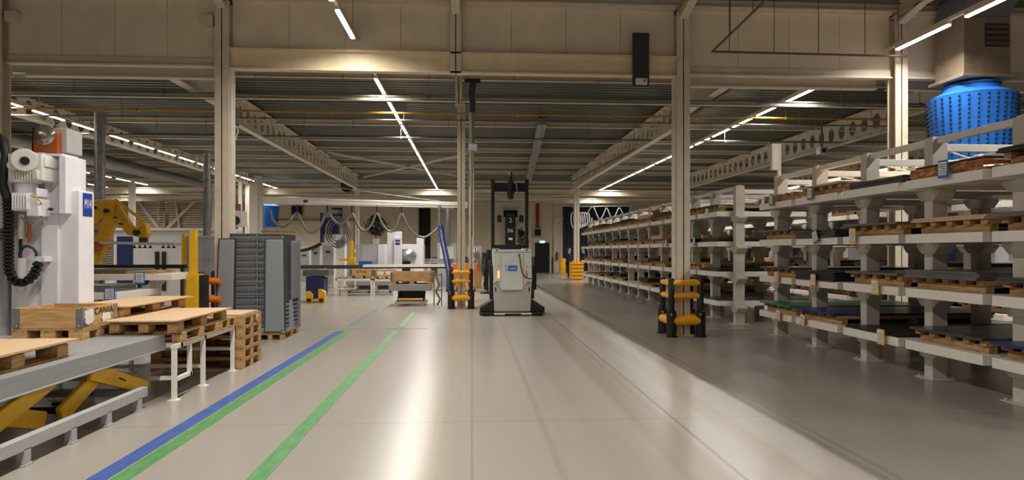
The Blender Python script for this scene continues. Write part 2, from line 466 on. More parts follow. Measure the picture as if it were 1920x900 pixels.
# windows, doors and signs of the back wall
def window(n, px0, px1, py0, py1):
    a = P(px0, py0, YB); b = P(px1, py1, YB)
    o = MB(); o.box(a.x, b.x, YB - .06, YB - .03, b.z, a.z)
    w_ = struct(o.build('window_%d' % n, 'glassdark'))
    f = MB()
    f.box(a.x - .1, a.x, YB - .1, YB, b.z - .1, a.z + .1); f.box(b.x, b.x + .1, YB - .1, YB, b.z - .1, a.z + .1)
    f.box(a.x, b.x, YB - .1, YB, a.z, a.z + .1); f.box(a.x, b.x, YB - .1, YB, b.z - .1, b.z)
    f.build('window_frame', 'cream', w_)
window(1, 626, 646, 391, 470); window(2, 786, 808, 391, 485); window(3, 944, 970, 394, 478); window(4, 318, 329, 376, 420)
a = P(1003, 455, YB); b = P(1031, 512, YB)
dr = struct(box(a.x, b.x, YB - .07, YB - .045, 0, a.z).build('door_1', 'dark'))
f = MB(); f.box(a.x - .12, a.x, YB - .12, YB, 0, a.z + .12); f.box(b.x, b.x + .12, YB - .12, YB, 0, a.z + .12); f.box(a.x, b.x, YB - .12, YB, a.z, a.z + .12)
f.build('door_frame', 'cream', dr); MB().bar((b.x - .12, YB - .12, 1.0), (b.x - .12, YB - .12, 1.18), .02, .03).build('door_handle', 'steel', dr)
ex = thing('exit_sign', 'small lit green exit sign above the dark door in the back wall', 'sign', ((a.x + b.x) / 2, YB - .14, a.z + .06))
box(-.2, .2, -.03, .02, -.09, .09).build('housing', 'cream', ex); box(-.19, .19, -.036, -.03, -.08, .08).build('lit_face', 'exit', ex)
# dark blue opening at the right of the wall
a = P(1060, 385, 45.2); b = P(1190, 512, 45.2)
dd = MB(); n = 14
for i in range(n):
    x0 = a.x + (b.x - a.x) * i / n; x1 = a.x + (b.x - a.x) * (i + 1) / n
    dd.box(x0 + .01, x1 - .01, YB - .25 - .04 * (i % 2), YB - .2, .05, a.z)
door = struct(dd.build('door_2', 'curtain')); 
f = MB(); f.box(a.x - .2, a.x, YB - .3, YB, 0, a.z + .2); f.box(b.x, b.x + .2, YB - .3, YB, 0, a.z + .2); f.box(a.x, b.x, YB - .3, YB, a.z, a.z + .2); f.build('door_frame', 'cream', door)
struct(box(P(1040, 0, 46).x, P(1056, 0, 46).x, YB - .25, YB, 0, 5.6).build('trim_6', 'wall')); struct(box(P(1042, 0, 46).x, P(1058, 0, 46).x, YB - .32, YB - .2, 3.9, 4.0).build('trim_6', 'cream'))
p = P(1008, 400, YB); o = MB().cyl((p.x, YB - .1, 3.1), (p.x, YB - .1, 5.2), .12).build('riser_pipe', 'red', smooth=50); tag(o, 'red riser pipe going up the back wall above the grey box', 'pipe')
cb = thing('wall_cabinet', 'pale cabinet with dark glass front high on back wall below red pipe', 'cabinet', (p.x, YB - .02, 2.6))
box(-.32, .32, -.22, 0, 0, .65).build('body', 'ltgrey', cb, .01); box(-.22, .22, -.235, -.22, .08, .57).build('glass_door', 'dark', cb)
p = P(1045, 480, YB - .35); e = thing('fire_extinguisher', 'red fire extinguisher on the back wall left of the yellow bollard', 'extinguisher', (p.x, YB - .4, .95))
MB().lathe([(.02, 0), (.09, .0), (.09, .42), (.05, .5), (.025, .52)]).build('cylinder', 'red', e, smooth=40); box(-.05, .05, -.02, .02, .52, .57).build('valve', 'black', e); MB().tube([(.02, 0, .55), (.12, -.03, .5), (.13, -.03, .2)], .012).build('hose', 'black', e)
p = P(1055, 514, 44.5); o = MB().lathe([(.16, 0), (.16, .02), (.1, .03), (.1, 1.0), (.08, 1.05), (.02, 1.08)]).build('bollard', 'yellow', loc=(p.x, p.y, 0), smooth=40); o.scale = (2.4, 2.4, 1); tag(o, 'short fat yellow bollard on the floor by the back wall', 'bollard')
p = P(1045, 451, YB); o = box(p.x - .12, p.x + .12, YB - .06, YB - .03, p.z - .12, p.z + .12).build('fire_sign', 'red'); tag(o, 'tiny square red sign on the pale wall above the extinguisher', 'sign')

# floor tape
def tape(x0, x1, y0, y1, m, label, z=.003):
    o = box(x0, x1, y0, y1, .0, z).build('floor_tape', m); o['kind'] = 'structure'
tape(-2.69, -2.545, 2.5, 12.9, 'tapeb', ''); tape(-2.525, -2.385, 2.5, 12.9, 'tapeg', ''); tape(-1.575, -1.44, 2.5, 12.9, 'tapeg', '')
tape(-2.66, -2.52, 13.9, 17.6, 'tapew', ''); tape(-2.50, -2.38, 13.9, 17.4, 'tapegw', ''); tape(-1.56, -1.43, 13.6, 16.6, 'tapeg', '')
tape(-4.4, -.9, 13.2, 13.26, 'tapegw', ''); tape(4.5, 11, 12.55, 12.62, 'tapegw', '')

# ------------------------------------------------------------------ light rows
LAMP = {}
def lamp(t, L):
    """the beam of the fixture: a narrow-optic strip right under the tube"""
    if L not in LAMP:
        l = bpy.data.lights.new('led_beam', 'AREA'); l.shape = 'RECTANGLE'; l.size = .06; l.size_y = L
        l.energy = 62 * L * (1.45 if L < 1 else 1); l.spread = math.radians(158); l.color = (1, .945, .86); LAMP[L] = l
    o = bpy.data.objects.new('beam', LAMP[L]); COL.objects.link(o); o.parent = t; o.location = (0, L / 2 + .03, -.012)
def led_proto():
    t = thing('ceiling_light', 'x', 'ceiling light')
    b = MB(); b.box(-.04, .04, 0, 1.34, .02, .075); b.build('housing', 'cream', t)
    b = MB(); b.box(-.032, .032, .01, 1.33, -.009, -.006); b.cur = 1; b.prism([(-.034, .02), (.034, .02), (.034, -.006), (-.034, -.006)], .008, 1.332, 'y'); b.build('tube', ['led', 'led_side'], t); lamp(t, .9)
    return t
PROTO = led_proto(); first = [True]
def lightrow(x, ys, z, where, rowname, yr):
    rail = MB(); rail.box(x - .03, x + .03, yr[0], yr[1], z + .075, z + .13)
    ro = rail.build('lighting_rail', 'cream'); tag(ro, 'slim lighting rail that carries %s' % rowname, 'lighting rail')
    k = yr[0] + 1
    while k < yr[1]:
        MB().cyl((x, k, z + .13), (x, k, 5.95 if k > HY else 6.4), .006, n=5).build('suspension_wire', 'pipe', ro); k += 3.2
    for i, y in enumerate(ys):
        lab = '%s LED tube light %s' % (ORD[i], where)
        if first[0]: PROTO.location = (x, y, z); PROTO['label'] = lab; PROTO['group'] = rowname; first[0] = False
        else: dup(PROTO, (x, y, z), 0, lab, rowname)
far = [14.35, 16.4] + [18.0 + 1.66 * i for i in range(14)]
lightrow(-2.13, far, 5.4, 'beyond the header in the middle ceiling row', 'middle row of lights beyond the header', (13.6, 42.5))
lightrow(-2.13, [10.28, 8.55, 6.8, 5.0, 3.2], 5.4, 'from the header backwards in the middle row above the near aisle', 'middle row of lights before the header', (1, HY + .05))
lightrow(8.03, [14.6 + 1.66 * i for i in range(17)], 5.4, 'beyond the header in the ceiling row over the right racks', 'right row of lights beyond the header', (13.6, 42.5))
lightrow(8.03, [10.3, 8.6, 6.85, 5.1, 3.3], 5.4, 'from the header backwards in the right row above the near rack', 'right row of lights before the header', (1, HY))
lightrow(-11.9, [12.9 + 1.75 * i for i in range(17)], 5.4, 'beyond the header in the long left ceiling row', 'left row of lights beyond the header', (13, 42.5))
lightrow(-12.05, [10.2], 5.4, 'just before the header in the long left ceiling row', 'left row of lights before the header', (1, HY))
lightrow(-18.4, [27 + 1.85 * i for i in range(6)], 5.33, 'in the short row just left of the long left row', 'short row of lights at the left', (26, 38.5))
lightrow(-22.2, [33 + 1.85 * i for i in range(6)], 5.45, 'in the outermost left ceiling row', 'outermost left row of lights', (32, 45))
lightrow(18.2, [12.6 + 2.0 * i for i in range(12)], 5.2, 'in the far right ceiling row behind the racks', 'far right row of lights', (12.3, 38))

# the hall goes on behind the camera with the same rows, in longer continuous runs
for x, nm in ((-12.05, 'left'), (-2.13, 'middle'), (8.03, 'right')):
    for i in range(3):
        t = thing('ceiling_light', '%s long LED run of the %s row behind the camera, counted backwards' % (ORD[i], nm), 'ceiling light', (x, -3.6 - 4.8 * i, 5.4), 0, 'light runs behind the camera')
        box(-.04, .04, 0, 4.6, .02, .075).build('housing', 'cream', t); box(-.03, .03, .02, 4.58, -.009, .019).build('tube', 'led', t); lamp(t, 4.5)
        box(-.03, .03, 0, 4.6, .075, .13).build('lighting_rail', 'cream', t)
lightrow(24.5, [14 + 2.0 * i for i in range(11)], 5.2, 'in the added fill row farthest right behind the racks', 'added fill lights at the outer right', (13, 38))  # unseen row, added to brighten the background behind the racks
# ------------------------------------------------------------------ cantilever racks
LV = (.50, 1.14, 1.80, 2.46)
SHN = ('lowest', 'second lowest', 'second highest', 'top')
XF, XR = 5.35, 7.95
def shelf_mesh(w=1.2, x0=XF, x1=XR):
    b = MB(); h = w / 2
    b.box(x0, x0 + .06, -h, h, -.11, 0); b.box(x1 - .06, x1, -h, h, -.11, 0)
    b.box(x0 + .06, x1 - .06, -h, -h + .05, -.11, 0); b.box(x0 + .06, x1 - .06, h - .05, h, -.11, 0)
    b.box(x0 + .06, x1 - .06, -h + .05, h - .05, -.02, -.001); b.box(x0 + .06, x1 - .06, -.05, .05, -.1, -.02)
    return b
def post_mesh(top=3.0):
    b = MB(); b.box(-.1, .1, -.072, .072, 0, top); b.box(-.17, .17, -.16, .16, 0, .012)
    for sx in (-.13, .13):
        for sy in (-.12, .12): b.cyl((sx, sy, .01), (sx, sy, .035), .016, n=6)
    for z in LV:
        b.prism([(-.2, z - .112), (.2, z - .112), (.2, z - .15), (.11, z - .24), (-.11, z - .24), (-.2, z - .15)], -.112, .112, 'x')
    b.box(-.075, .075, -.05, .05, top, top + .02)
    return b
shelf_p = [None]; post_p = [None]
def rack(posts, bays, label, xs=(5.8, 7.5), off=0.0, endwhite=0):
    t = thing('cantilever_rack', label, 'storage rack', (xs[0] + off, posts[0], 0))
    bx, by = -xs[0], -posts[0]
    for y in posts:
        for x in xs:
            if post_p[0] is None: post_p[0] = post_mesh().build('upright', 'post', t, .006); o = post_p[0]
            else: o = post_p[0].copy(); COL.objects.link(o); o.parent = t
            o.location = (x + bx, y + by, 0)
    for y in bays:
        for z in LV:
            if shelf_p[0] is None: shelf_p[0] = shelf_mesh().build('shelf', 'rack', t, .006); o = shelf_p[0]
            else: o = shelf_p[0].copy(); COL.objects.link(o); o.parent = t
            o.location = (bx, y + by, z)
    for x in xs:
        MB().box(x + bx - .04, x + bx + .04, posts[0] + by - .05, posts[-1] + by + .05, 2.93, 3.01).build('top_rail', 'rack', t, .006)
    cr = None
    for i, y in enumerate(posts):
        if cr is None: cr = box(xs[0] + bx + .1, xs[1] + bx - .1, -.04, .04, 2.84, 2.93).build('cross_rail', 'rack', t, .005); o = cr
        else: o = cr.copy(); COL.objects.link(o); o.parent = t
        o.location = (0, y + by, 0)
    for i in range(0, len(posts) - 1):
        MB().cyl((xs[0] + bx, posts[i] + by, 2.9), (xs[1] + bx, posts[i + 1] + by, 2.9), .012, n=6).build('wire_brace', 'rack', t)
    return t
PA = [6.35, 7.67, 9.0, 10.35, 11.7]; BA = [5.68, 7.0, 8.33, 9.68, 11.03]
PB = [13.6 + 1.35 * i for i in range(14)]; BBY = [14.3 + 1.35 * i for i in range(13)]
rack(PA, BA, 'nearest white cantilever rack at right, with green sheets on its lowest shelf')
rack(PB, BBY, 'long white cantilever sheet rack running into the distance along the aisle')
OFFX = 3.75
rack([10.35, 11.7, 13.6] + PB[1:9], [11.03, 12.6] + BBY[:8], 'second white cantilever rack standing behind the long rack', off=OFFX)

def load_pallet_mesh():
    b = MB()
    for x in (-1.1, 0, 1.1): b.box(x - .05, x + .05, -.52, .52, 0, .085)
    for y in (-.5, -.26, 0, .26, .5): b.box(-1.2, 1.2, y - .045, y + .045, .085, .135)
    return b
def sheet_mesh(h, w=1.13, l=2.5, n=1):
    b = MB()
    for i in range(n):
        s = .006 * ((i * 7) % 5 - 2)
        b.box(-l / 2 + s, l / 2 + s, -w / 2 - s, w / 2 - s, h * i / n + .0005, h * (i + 1) / n - .001)
    return b
lp = [None]; shp = {}
SHD = {'sheet': 'dark steel sheets', 'sheet2': 'grey steel sheets', 'sheet3': 'black sheets', 'green_sheet': 'green sheets', 'blue_sheet': 'blue sheets', 'board': 'tan boards'}
XL = 6.63
def place_load(off, y, z, kind, h, where, pallet=True, wood='wood'):
    rx = random.uniform(-.03, .03)
    if pallet:
        lab = 'wooden bearer pallet, ' + where
        if lp[0] is None:
            o = load_pallet_mesh().build('wooden_pallet', 'wood2'); lp[0] = o; tag(o, lab, 'pallet', 'bearer pallets on the racks')
        else: o = dup(lp[0], (0, 0, 0), 0, lab)
        o.location = (XL + off + rx, y, z + .002); z += .138
    if kind:
        k = (kind, h)
        lab = '%s, %s' % (SHD[kind], where)
        if k not in shp:
            o = sheet_mesh(h, n=max(1, int(h / .02))).build('sheet_stack', kind); shp[k] = o; tag(o, lab, 'sheet stack', 'sheet stacks on the racks')
        else: o = dup(shp[k], (0, 0, 0), 0, lab)
        o.location = (XL + off + rx * 2, y, z + .002)
    return z
# near rack: bay order 0 = nearest
def wA(i, l): return 'nearest rack, %s shelf, %s bay from near end' % (SHN[l], ORD[i])
LA = {(4, 0): ('green_sheet', .03, 1), (3, 0): ('blue_sheet', .03, 1), (1, 0): ('sheet', .03, 1), (0, 0): ('blue_sheet', .03, 1), (2, 0): ('sheet3', .03, 0),
      (4, 1): ('sheet', .03, 1), (3, 1): ('sheet3', .14, 0), (2, 1): ('sheet2', .03, 1), (1, 1): ('sheet2', .09, 1), (0, 1): ('sheet', .05, 1),
      (4, 2): ('sheet2', .03, 1), (3, 2): ('sheet', .12, 0), (2, 2): ('sheet2', .03, 1), (1, 2): ('board', .05, 1), (0, 2): ('sheet2', .05, 1),
      (4, 3): (None, 0, 1), (3, 3): ('board', .03, 1), (2, 3): ('sheet', .10, 0), (0, 3): ('sheet3', .05, 1)}
for (i, l), (k, h, p) in LA.items(): place_load(0, BA[i], LV[l], k, h, wA(i, l), bool(p))
# film-wrapped package on the top shelf
fz = thing('wrapped_package', 'package wrapped in crinkled amber film under a dark sheet on the top shelf', 'package', (XL, BA[1], LV[3]))
b = MB(); random.seed(3); n = 26; vs = []; fs = []
ring = [(-1.24, -.56), (1.24, -.56), (1.24, .56), (-1.24, .56)]
pts = []
for a, c in zip(ring, ring[1:] + ring[:1]):
    for i in range(16): pts.append((a[0] + (c[0] - a[0]) * i / 16, a[1] + (c[1] - a[1]) * i / 16))
m = len(pts)
for j in range(6):
    for p in pts: vs.append((p[0] * (1 + random.uniform(-.012, .012)), p[1] * (1 + random.uniform(-.03, .03)), .118 * j / 5 + random.uniform(-.01, .01) * (0 < j < 5) + .001))
for j in range(5):
    for k in range(m): fs.append((j * m + k, j * m + (k + 1) % m, (j + 1) * m + (k + 1) % m, (j + 1) * m + k))
fs.append(list(range(5 * m, 6 * m))); fs.append(list(range(m - 1, -1, -1)))
b.add(vs, fs).build('film', 'film', fz)
box(-1.2, 1.2, -.53, .53, .13, .15).build('top_sheet', 'sheet3', fz)
random.seed(11)
KB = ['sheet', 'sheet2', 'sheet3', 'board', 'sheet', 'sheet3', None]
for l in range(4):
    for i, y in enumerate(BBY):
        if (l, i) in ((0, 0), (0, 1)): k, h, p = 'sheet', .02, 0
        elif l == 1 and i == 0: k, h, p = 'sheet3', .06, 0
        elif l == 2 and i < 2: k, h, p = 'sheet3', .09, 0
        elif l == 3 and i == 0: k, h, p = 'sheet2', .02, 1
        elif l == 0 and random.random() < .35: continue
        else: k, h, p = random.choice(KB), random.choice((.02, .06, .1)), random.random() < .8
        place_load(0, y, LV[l], k, h, 'long rack, %s shelf, %s bay from near end' % (SHN[l], ORD[i]), p or k is None)
for l in range(4):
    for i, y in enumerate([11.03, 12.6] + BBY[:7]):
        if random.random() < .3: continue
        place_load(OFFX, y, LV[l], random.choice(KB[:6]), random.choice((.02, .06, .1)), 'rack behind, %s shelf, %s bay from near end' % (SHN[l], ORD[i]), random.random() < .8)
# wrapped roll on the long rack's top shelf
o = MB().ball((0, 0, .11), .11, (3.5, 4.2, 1)).build('wrapped_bundle', 'film', loc=(6.0, BBY[4], LV[3] + .24), smooth=60); tag(o, 'rounded amber wrapped bundle on the top shelf of the long rack', 'bundle')

# rack cards
card = {}
def rack_card(y, z, col, label, drop=.0, xf=XF, rx=0):
    if col not in card:
        t = thing('hanging_card', label, 'label', group='card holders on the rack fronts')
        MB().box(-.004, .004, -.075, .075, -.18, .02).build('holder', 'tag' + col, t)
        p = MB().box(-.009, -.004, -.06, .06, -.15, .0)
        p.build('paper', 'paper', t)
        q = MB()
        for k in range(5): q.box(-.0105, -.009, -.048, .045 - .012 * (k % 3), -.13 + k * .024, -.124 + k * .024)
        q.build('print', 'ink', t); card[col] = t
    else: t = dup(card[col], (0, 0, 0), 0, label)
    t.location = (xf - .05, y, z + drop)
    t.rotation_euler = (rx, 0, 0)
rack_card(8.0, LV[0] + .06, 'y', 'yellow framed card on the lowest shelf edge of the nearest rack')
rack_card(8.12, LV[1] + .06, 'y', 'yellow framed card on the second lowest shelf edge of the nearest rack')
rack_card(8.62, LV[2] + .09, 'y', 'yellow framed card on the second highest shelf edge of the nearest rack')
rack_card(9.95, LV[0] + .06, 'o', 'crooked orange framed card on the lowest shelf below the blue sheets', rx=.25)
rack_card(10.78, LV[0] + .06, 'o', 'orange framed card on the lowest shelf below the green sheets', rx=.1)
rack_card(9.65, LV[1] + .08, 'o', 'orange framed card on second lowest shelf beside the black sheet block')
rack_card(10.85, LV[1] + .08, 'o', 'orange framed card on second lowest shelf in the end bay of the nearest rack')
rack_card(9.62, LV[2] + .09, 'g', 'tilted green framed card on the second highest shelf of the nearest rack', rx=-.35)
rack_card(9.75, LV[3] + .12, 'g', 'green framed card on the top shelf of the nearest rack, nearer of two')
rack_card(11.05, LV[3] + .12, 'g', 'green framed card on the top shelf of the nearest rack, farther of two')
rack_card(6.9, LV[3] + .14, 'b', 'blue framed card on the amber wrapped package on the top shelf')
rack_card(15.0, LV[2] + .1, 'b', 'blue framed card on second highest shelf of the long rack, nearer of two')
rack_card(17.2, LV[2] + .1, 'b', 'blue framed card on second highest shelf of the long rack, farther of two')
rack_card(15.9, LV[1] + .1, 'g', 'pale green card hanging on the second lowest shelf of the long rack')
o = tag(box(5.335, 5.349, 14.2, 14.36, 2.40, 2.56).build('white_card', 'paper'), 'white paper card on the top shelf at near end of long rack', 'label')
o = tag(box(XF - .02, XF + .2, 14.42, 14.55, LV[1] + .07, LV[1] + .15).build('wooden_block', 'wood'), 'small wooden block on the second lowest shelf of the long rack', 'block')
o = tag(box(XF - .02, XF + .2, 14.5, 14.63, LV[2] + .095, LV[2] + .17).build('wooden_block', 'wood'), 'small wooden block on the second highest shelf of the long rack', 'block')
p = P(1487, 300, 11.55)
sn = thing('sensor_post', 'white slim box on a pole at the top far end of the nearest rack', 'sensor', (5.8, 11.78, 0))
box(-.03, .03, -.03, .03, 2.9, 3.62).build('pole', 'cream', sn); box(-.16, -.04, -.05, .03, 3.12, 3.62).build('white_box', 'offwhite', sn, .01)

# ------------------------------------------------------------------ column guards
def guard_proto():
    t = thing('column_guard', 'x', 'column guard')
    r = .275
    for sx in (-r, r):
        for sy in (-r, r):
            p = MB(); p.lathe([(.115, 0), (.115, .012), (.09, .014), (.09, .47), (.075, .485), (.058, .487), (.058, 1.06), (.05, 1.085), (.01, 1.09)], (sx, sy, 0), 18)
            po = p.build('post', 'black', t, smooth=40)
            MB().cyl((sx - .03, sy - .088, .42), (sx - .03, sy - .096, .42), .018, n=10).build('end_cap', 'amber', po, smooth=40)
    for z, rr in ((1.0, .054), (.76, .052), (.30, .088)):
        for s in (-1, 1):
            MB().cyl((-r + .02, s * r, z), (r - .02, s * r, z), rr, n=18).build('rail', 'amber', t, smooth=40)
            b = MB(); b.cyl((s * r, -r + .02, z), (s * r, r - .02, z), rr, n=18); b.build('rail', 'amber', t, smooth=40)
    return t
G = guard_proto(); G.location = (3.97, HY + .02, 0); G['label'] = 'yellow and black column guard on right, in front of the racks'
dup(G, (-.30, 17.95, 0), 0, 'yellow and black column guard left of the white vehicle')
g3 = thing('column_guard', 'black post guard with orange rails around the left column', 'column guard', (-4.77, 11.9, 0))
for sy in (-.29, .3): MB().lathe([(.115, 0), (.115, .012), (.06, .014), (.06, 1.2), (.05, 1.22), (.01, 1.225)], (0, sy, 0), 18).build('post', 'black', g3, smooth=40)
for z, rr in ((1.06, .055), (.74, .055), (.3, .088)): MB().cyl((0.03, -.29, z), (.33, -.29, z), rr, n=16).build('rail', 'orange', g3, smooth=40)
for z, rr in ((1.06, .055), (.74, .055), (.3, .088)): MB().cyl((0, -.25, z), (0, .26, z), rr, n=16).build('rail', 'orange', g3, smooth=40)

# ------------------------------------------------------------------ driverless vehicle
v = thing('guided_vehicle', 'pale grey driverless forklift with a tall black mast standing in the aisle', 'forklift', (1.0, 15.75, 0))
def q(zx, zy): return ((zx - 442) * .00237, (845 - zy) * .00237)
b = MB(); b.prism([(-.455, .09), (.445, .09), (.475, .86), (-.48, .86)], .02, .75, 'y'); b.build('lower_shell', 'agv2', v, .02)
hood = [q(236, 170), q(246, 500), q(300, 520), q(330, 582), q(553, 582), q(578, 520), q(645, 490), q(636, 170)]
MB().prism(hood, -.03, .74, 'y').build('hood', 'agv', v, .02)
hd = MB(); hd.prism([q(238, 190), q(318, 190), q(318, 520), q(298, 516), q(250, 498)], -.055, -.02, 'y').build('side_panel', 'agv', v, .012)
MB().prism([q(556, 190), q(634, 190), q(643, 488), q(580, 516), q(556, 520)], -.055, -.02, 'y').build('side_panel', 'agv', v, .012)
cp = MB().prism([q(327, 194), q(548, 194), q(548, 560), q(540, 576), q(334, 576), q(327, 560)], -.08, -.02, 'y').build('centre_panel', 'agv', v, .012)
tp = MB(); tp.prism([q(236, 186), q(236, 148), q(300, 150), q(318, 158), q(538, 158), q(552, 146), q(622, 150), q(634, 186)], -.065, .5, 'y'); tp.build('top_cap', 'agv', v, .012)
for zx in (278, 588): MB().bar((q(zx - 9, 0)[0], -.07, q(0, 168)[1]), (q(zx + 9, 0)[0], -.07, q(0, 160)[1]), .012, .03).build('hook', 'black', v)
sc = box(q(395, 0)[0], q(485, 0)[0], -.095, -.079, q(0, 378)[1], q(0, 325)[1]).build('screen', 'vgrey', v, .004)
box(q(405, 0)[0], q(477, 0)[0], -.098, -.095, q(0, 370)[1], q(0, 340)[1]).build('lit_display', 'screen', sc)
box(q(405, 0)[0], q(470, 0)[0], -.0985, -.095, q(0, 336)[1], q(0, 329)[1]).build('title_bar', 'red', sc)
pp = box(q(415, 0)[0], q(452, 0)[0], -.082, -.079, q(0, 312)[1], q(0, 268)[1]).build('paper_note', 'paper', v)
b = MB()
for k in range(3): b.box(q(421, 0)[0], q(446, 0)[0], -.083, -.082, q(0, 278 + k * 5)[1], q(0, 275 + k * 5)[1])
b.build('print', 'ltgrey', pp)
for zy, mm in ((327, 'black'), (350, 'copper'), (372, 'red')): MB().cyl((q(372, 0)[0], -.08, q(0, zy)[1]), (q(372, 0)[0], -.1, q(0, zy)[1]), .013, n=12).build('button', mm, v, smooth=40)
for zx in (297, 588):
    tr = MB().prism([q(zx - 17, 345), q(zx + 17, 345), q(zx, 318)], -.0575, -.055, 'y').build('warning_sticker', 'tagy', v)
    MB().prism([q(zx - 3, 340), q(zx + 3, 340), q(zx, 326)], -.0585, -.0575, 'y').build('print', 'ink', tr)
box(q(286, 0)[0], q(304, 0)[0], -.075, -.05, q(0, 455)[1], q(0, 380)[1]).build('signal_lamp', 'beacon', v, .006)
box(q(577, 0)[0], q(593, 0)[0], -.075, -.05, q(0, 450)[1], q(0, 380)[1]).build('signal_lamp', 'orange', v, .006)
for a, c in (((264, 490), (302, 503)), ((580, 490), (618, 505))):
    x0, z1 = q(*a); x1, z0 = q(*c); MB().bar((x0, -.057, (z0 + z1) / 2), (x1, -.057, (z0 + z1) / 2 + .004), .01, .016).build('slot', 'black', v)
for zx in (265, 615): box(q(zx - 6, 0)[0], q(zx + 6, 0)[0], .012, .03, q(0, 595)[1], q(0, 553)[1]).build('slot', 'black', v)
pts = [(q(505, 210)), q(515, 250), q(520, 300), q(527, 350), q(545, 410), q(570, 445), q(605, 460), q(650, 458)]
MB().tube([(p[0], -.1 - .02 * math.sin(i), p[1]) for i, p in enumerate(pts)], .012, 8).build('cable', 'rubber', v, smooth=60)
MB().ball((q(505, 0)[0], -.09, q(0, 212)[1]), .022).build('cable_socket', 'black', v, smooth=60)
for s in (-1, 1):
    MB().prism([(s * .455, .42), (s * .6, .33), (s * .73, .24), (s * .80, .2), (s * .80, .09), (s * .455, .085)], .03, .55, 'y').build('wheel_fender', 'blackm', v, .015)
    x0, x1 = (-.56, -.49) if s < 0 else (.475, .55)
    b = MB(); b.box(x0, x1, .15, .6, .4, 1.25); b.build('side_column', 'blackm', v, .01)
    x0, x1 = (-.69, -.58) if s < 0 else (.56, .64)
    b = MB(); b.box(x0, x1, .5, .8, .6, 1.15); b.box(x0 + .03, x1 - .01, .5, .8, 1.15, 1.45); b.box(x0 - .02, x1, .55, .7, .68, .8); b.box(x0 - .02, x1, .55, .7, .95, 1.1); b.build('sensor_mount', 'black', v, .008)
MB().prism([(-.76, -.1), (.74, -.1), (.80, .05), (.80, .5), (-.82, .5), (-.82, .05)], .025, .085, 'z').build('bumper', 'black', v, .01)
MB().box(-.46, .46, -.11, -.09, .03, .075).build('bumper_strip', 'paper', v, .004); MB().box(-.2, .2, -.115, -.09, .012, .06).build('bumper_dip', 'black', v, .004)
b = MB()
for s in (-1, 1):
    b2 = MB(); b2.cyl((s * .62, .35, .075), (s * .72, .35, .075), .075, n=20); b2.build('wheel', 'rubber', v, smooth=40)
for x in (-.46, .42):
    b = MB(); b.box(x - .045, x + .045, .8, .94, .1, 3.42); b.box(x - .05, x + .05, .78, .96, 3.36, 3.45); b.build('mast_rail', 'blackm', v, .006)
b = MB(); b.box(-.42, .38, .84, .92, 3.13, 3.36); b.build('mast_crossbar', 'blackm', v, .006)
b = MB(); b.box(-.42, .38, .82, .9, 1.5, 1.75); b.build('lift_carriage', 'blackm', v, .006)
hs = MB().lathe([(.03, -.42), (.09, -.38), (.1, -.2), (.06, -.16), (.09, -.1), (.09, .1), (.05, .14), (.05, .22), (.02, .25)], (-.0, .78, 3.34), 14).build('scanner', 'black', v, smooth=40)
MB().lathe([(.055, 0), (.055, .06), (.03, .1), (.01, .11)], (0, .78, 3.54), 14).build('red_cap', 'red', hs, smooth=40)
MB().tube([(.04, .72, 3.4), (.15, .7, 3.3), (.16, .7, 3.1), (.05, .72, 3.0)], .012).build('cable', 'ltgrey', hs, smooth=60)
for x in (-.3, .26): MB().box(x - .08, x + .08, .9, 2.0, .03, .09).build('fork', 'blackm', v, .01)

# ------------------------------------------------------------------ header fittings
s = thing('sensor_mount', 'tall dark grey bolted plate hanging on the white header beam', 'bracket', (3.15, HY - .13, 4.62))
pl = box(-.155, .155, -.03, .03, .05, 1.05).build('plate', 'vgrey', s, .01)
bo = MB()
for x, z in ((-.11, 1.0), (0, 1.0), (.11, 1.0), (-.11, .8), (.11, .8)): bo.cyl((x, -.03, z), (x, -.04, z), .014, n=8)
bo.build('bolt', 'black', pl)
box(-.11, .11, -.09, -.03, .07, .19).build('white_sensor', 'offwhite', s, .02); MB().cyl((.05, -.09, .14), (.05, -.1, .14), .02, n=12).build('lens', 'copper', s)
h = thing('hanging_hose', 'black air hose hanging from the roof just right of the middle column', 'hose', (.03, 13.0, 0))
box(-.18, .14, -.1, .1, 4.98, 5.06).build('bracket', 'black', h); MB().tube([(.0, 0, 5.0), (-.02, 0, 4.9), (-.05, 0, 4.75), (-.02, 0, 4.6), (-.03, 0, 4.4)], .07, 10).build('hose', 'vgrey', h, smooth=60)
MB().tube([(-.03, 0, 4.4), (-.04, 0, 4.0), (-.03, .02, 3.75)], .05, 10).build('chain', 'pipe', h, smooth=60)
box(-.1, .08, -.07, .07, 3.62, 3.76).build('connector', 'ltgrey', h, .02); MB().tube([(-.02, 0, 3.62), (-.03, 0, 2.9), (-.04, 0, 1.9)], .02, 8).build('cable', 'pipe', h, smooth=60)
st = tag(MB().box(-.13, -.05, 18.1, 18.18, 3.4, 3.9).build('wall_socket_strip', 'offwhite'), 'white socket strip mounted high on the column behind the left guard', 'socket strip')

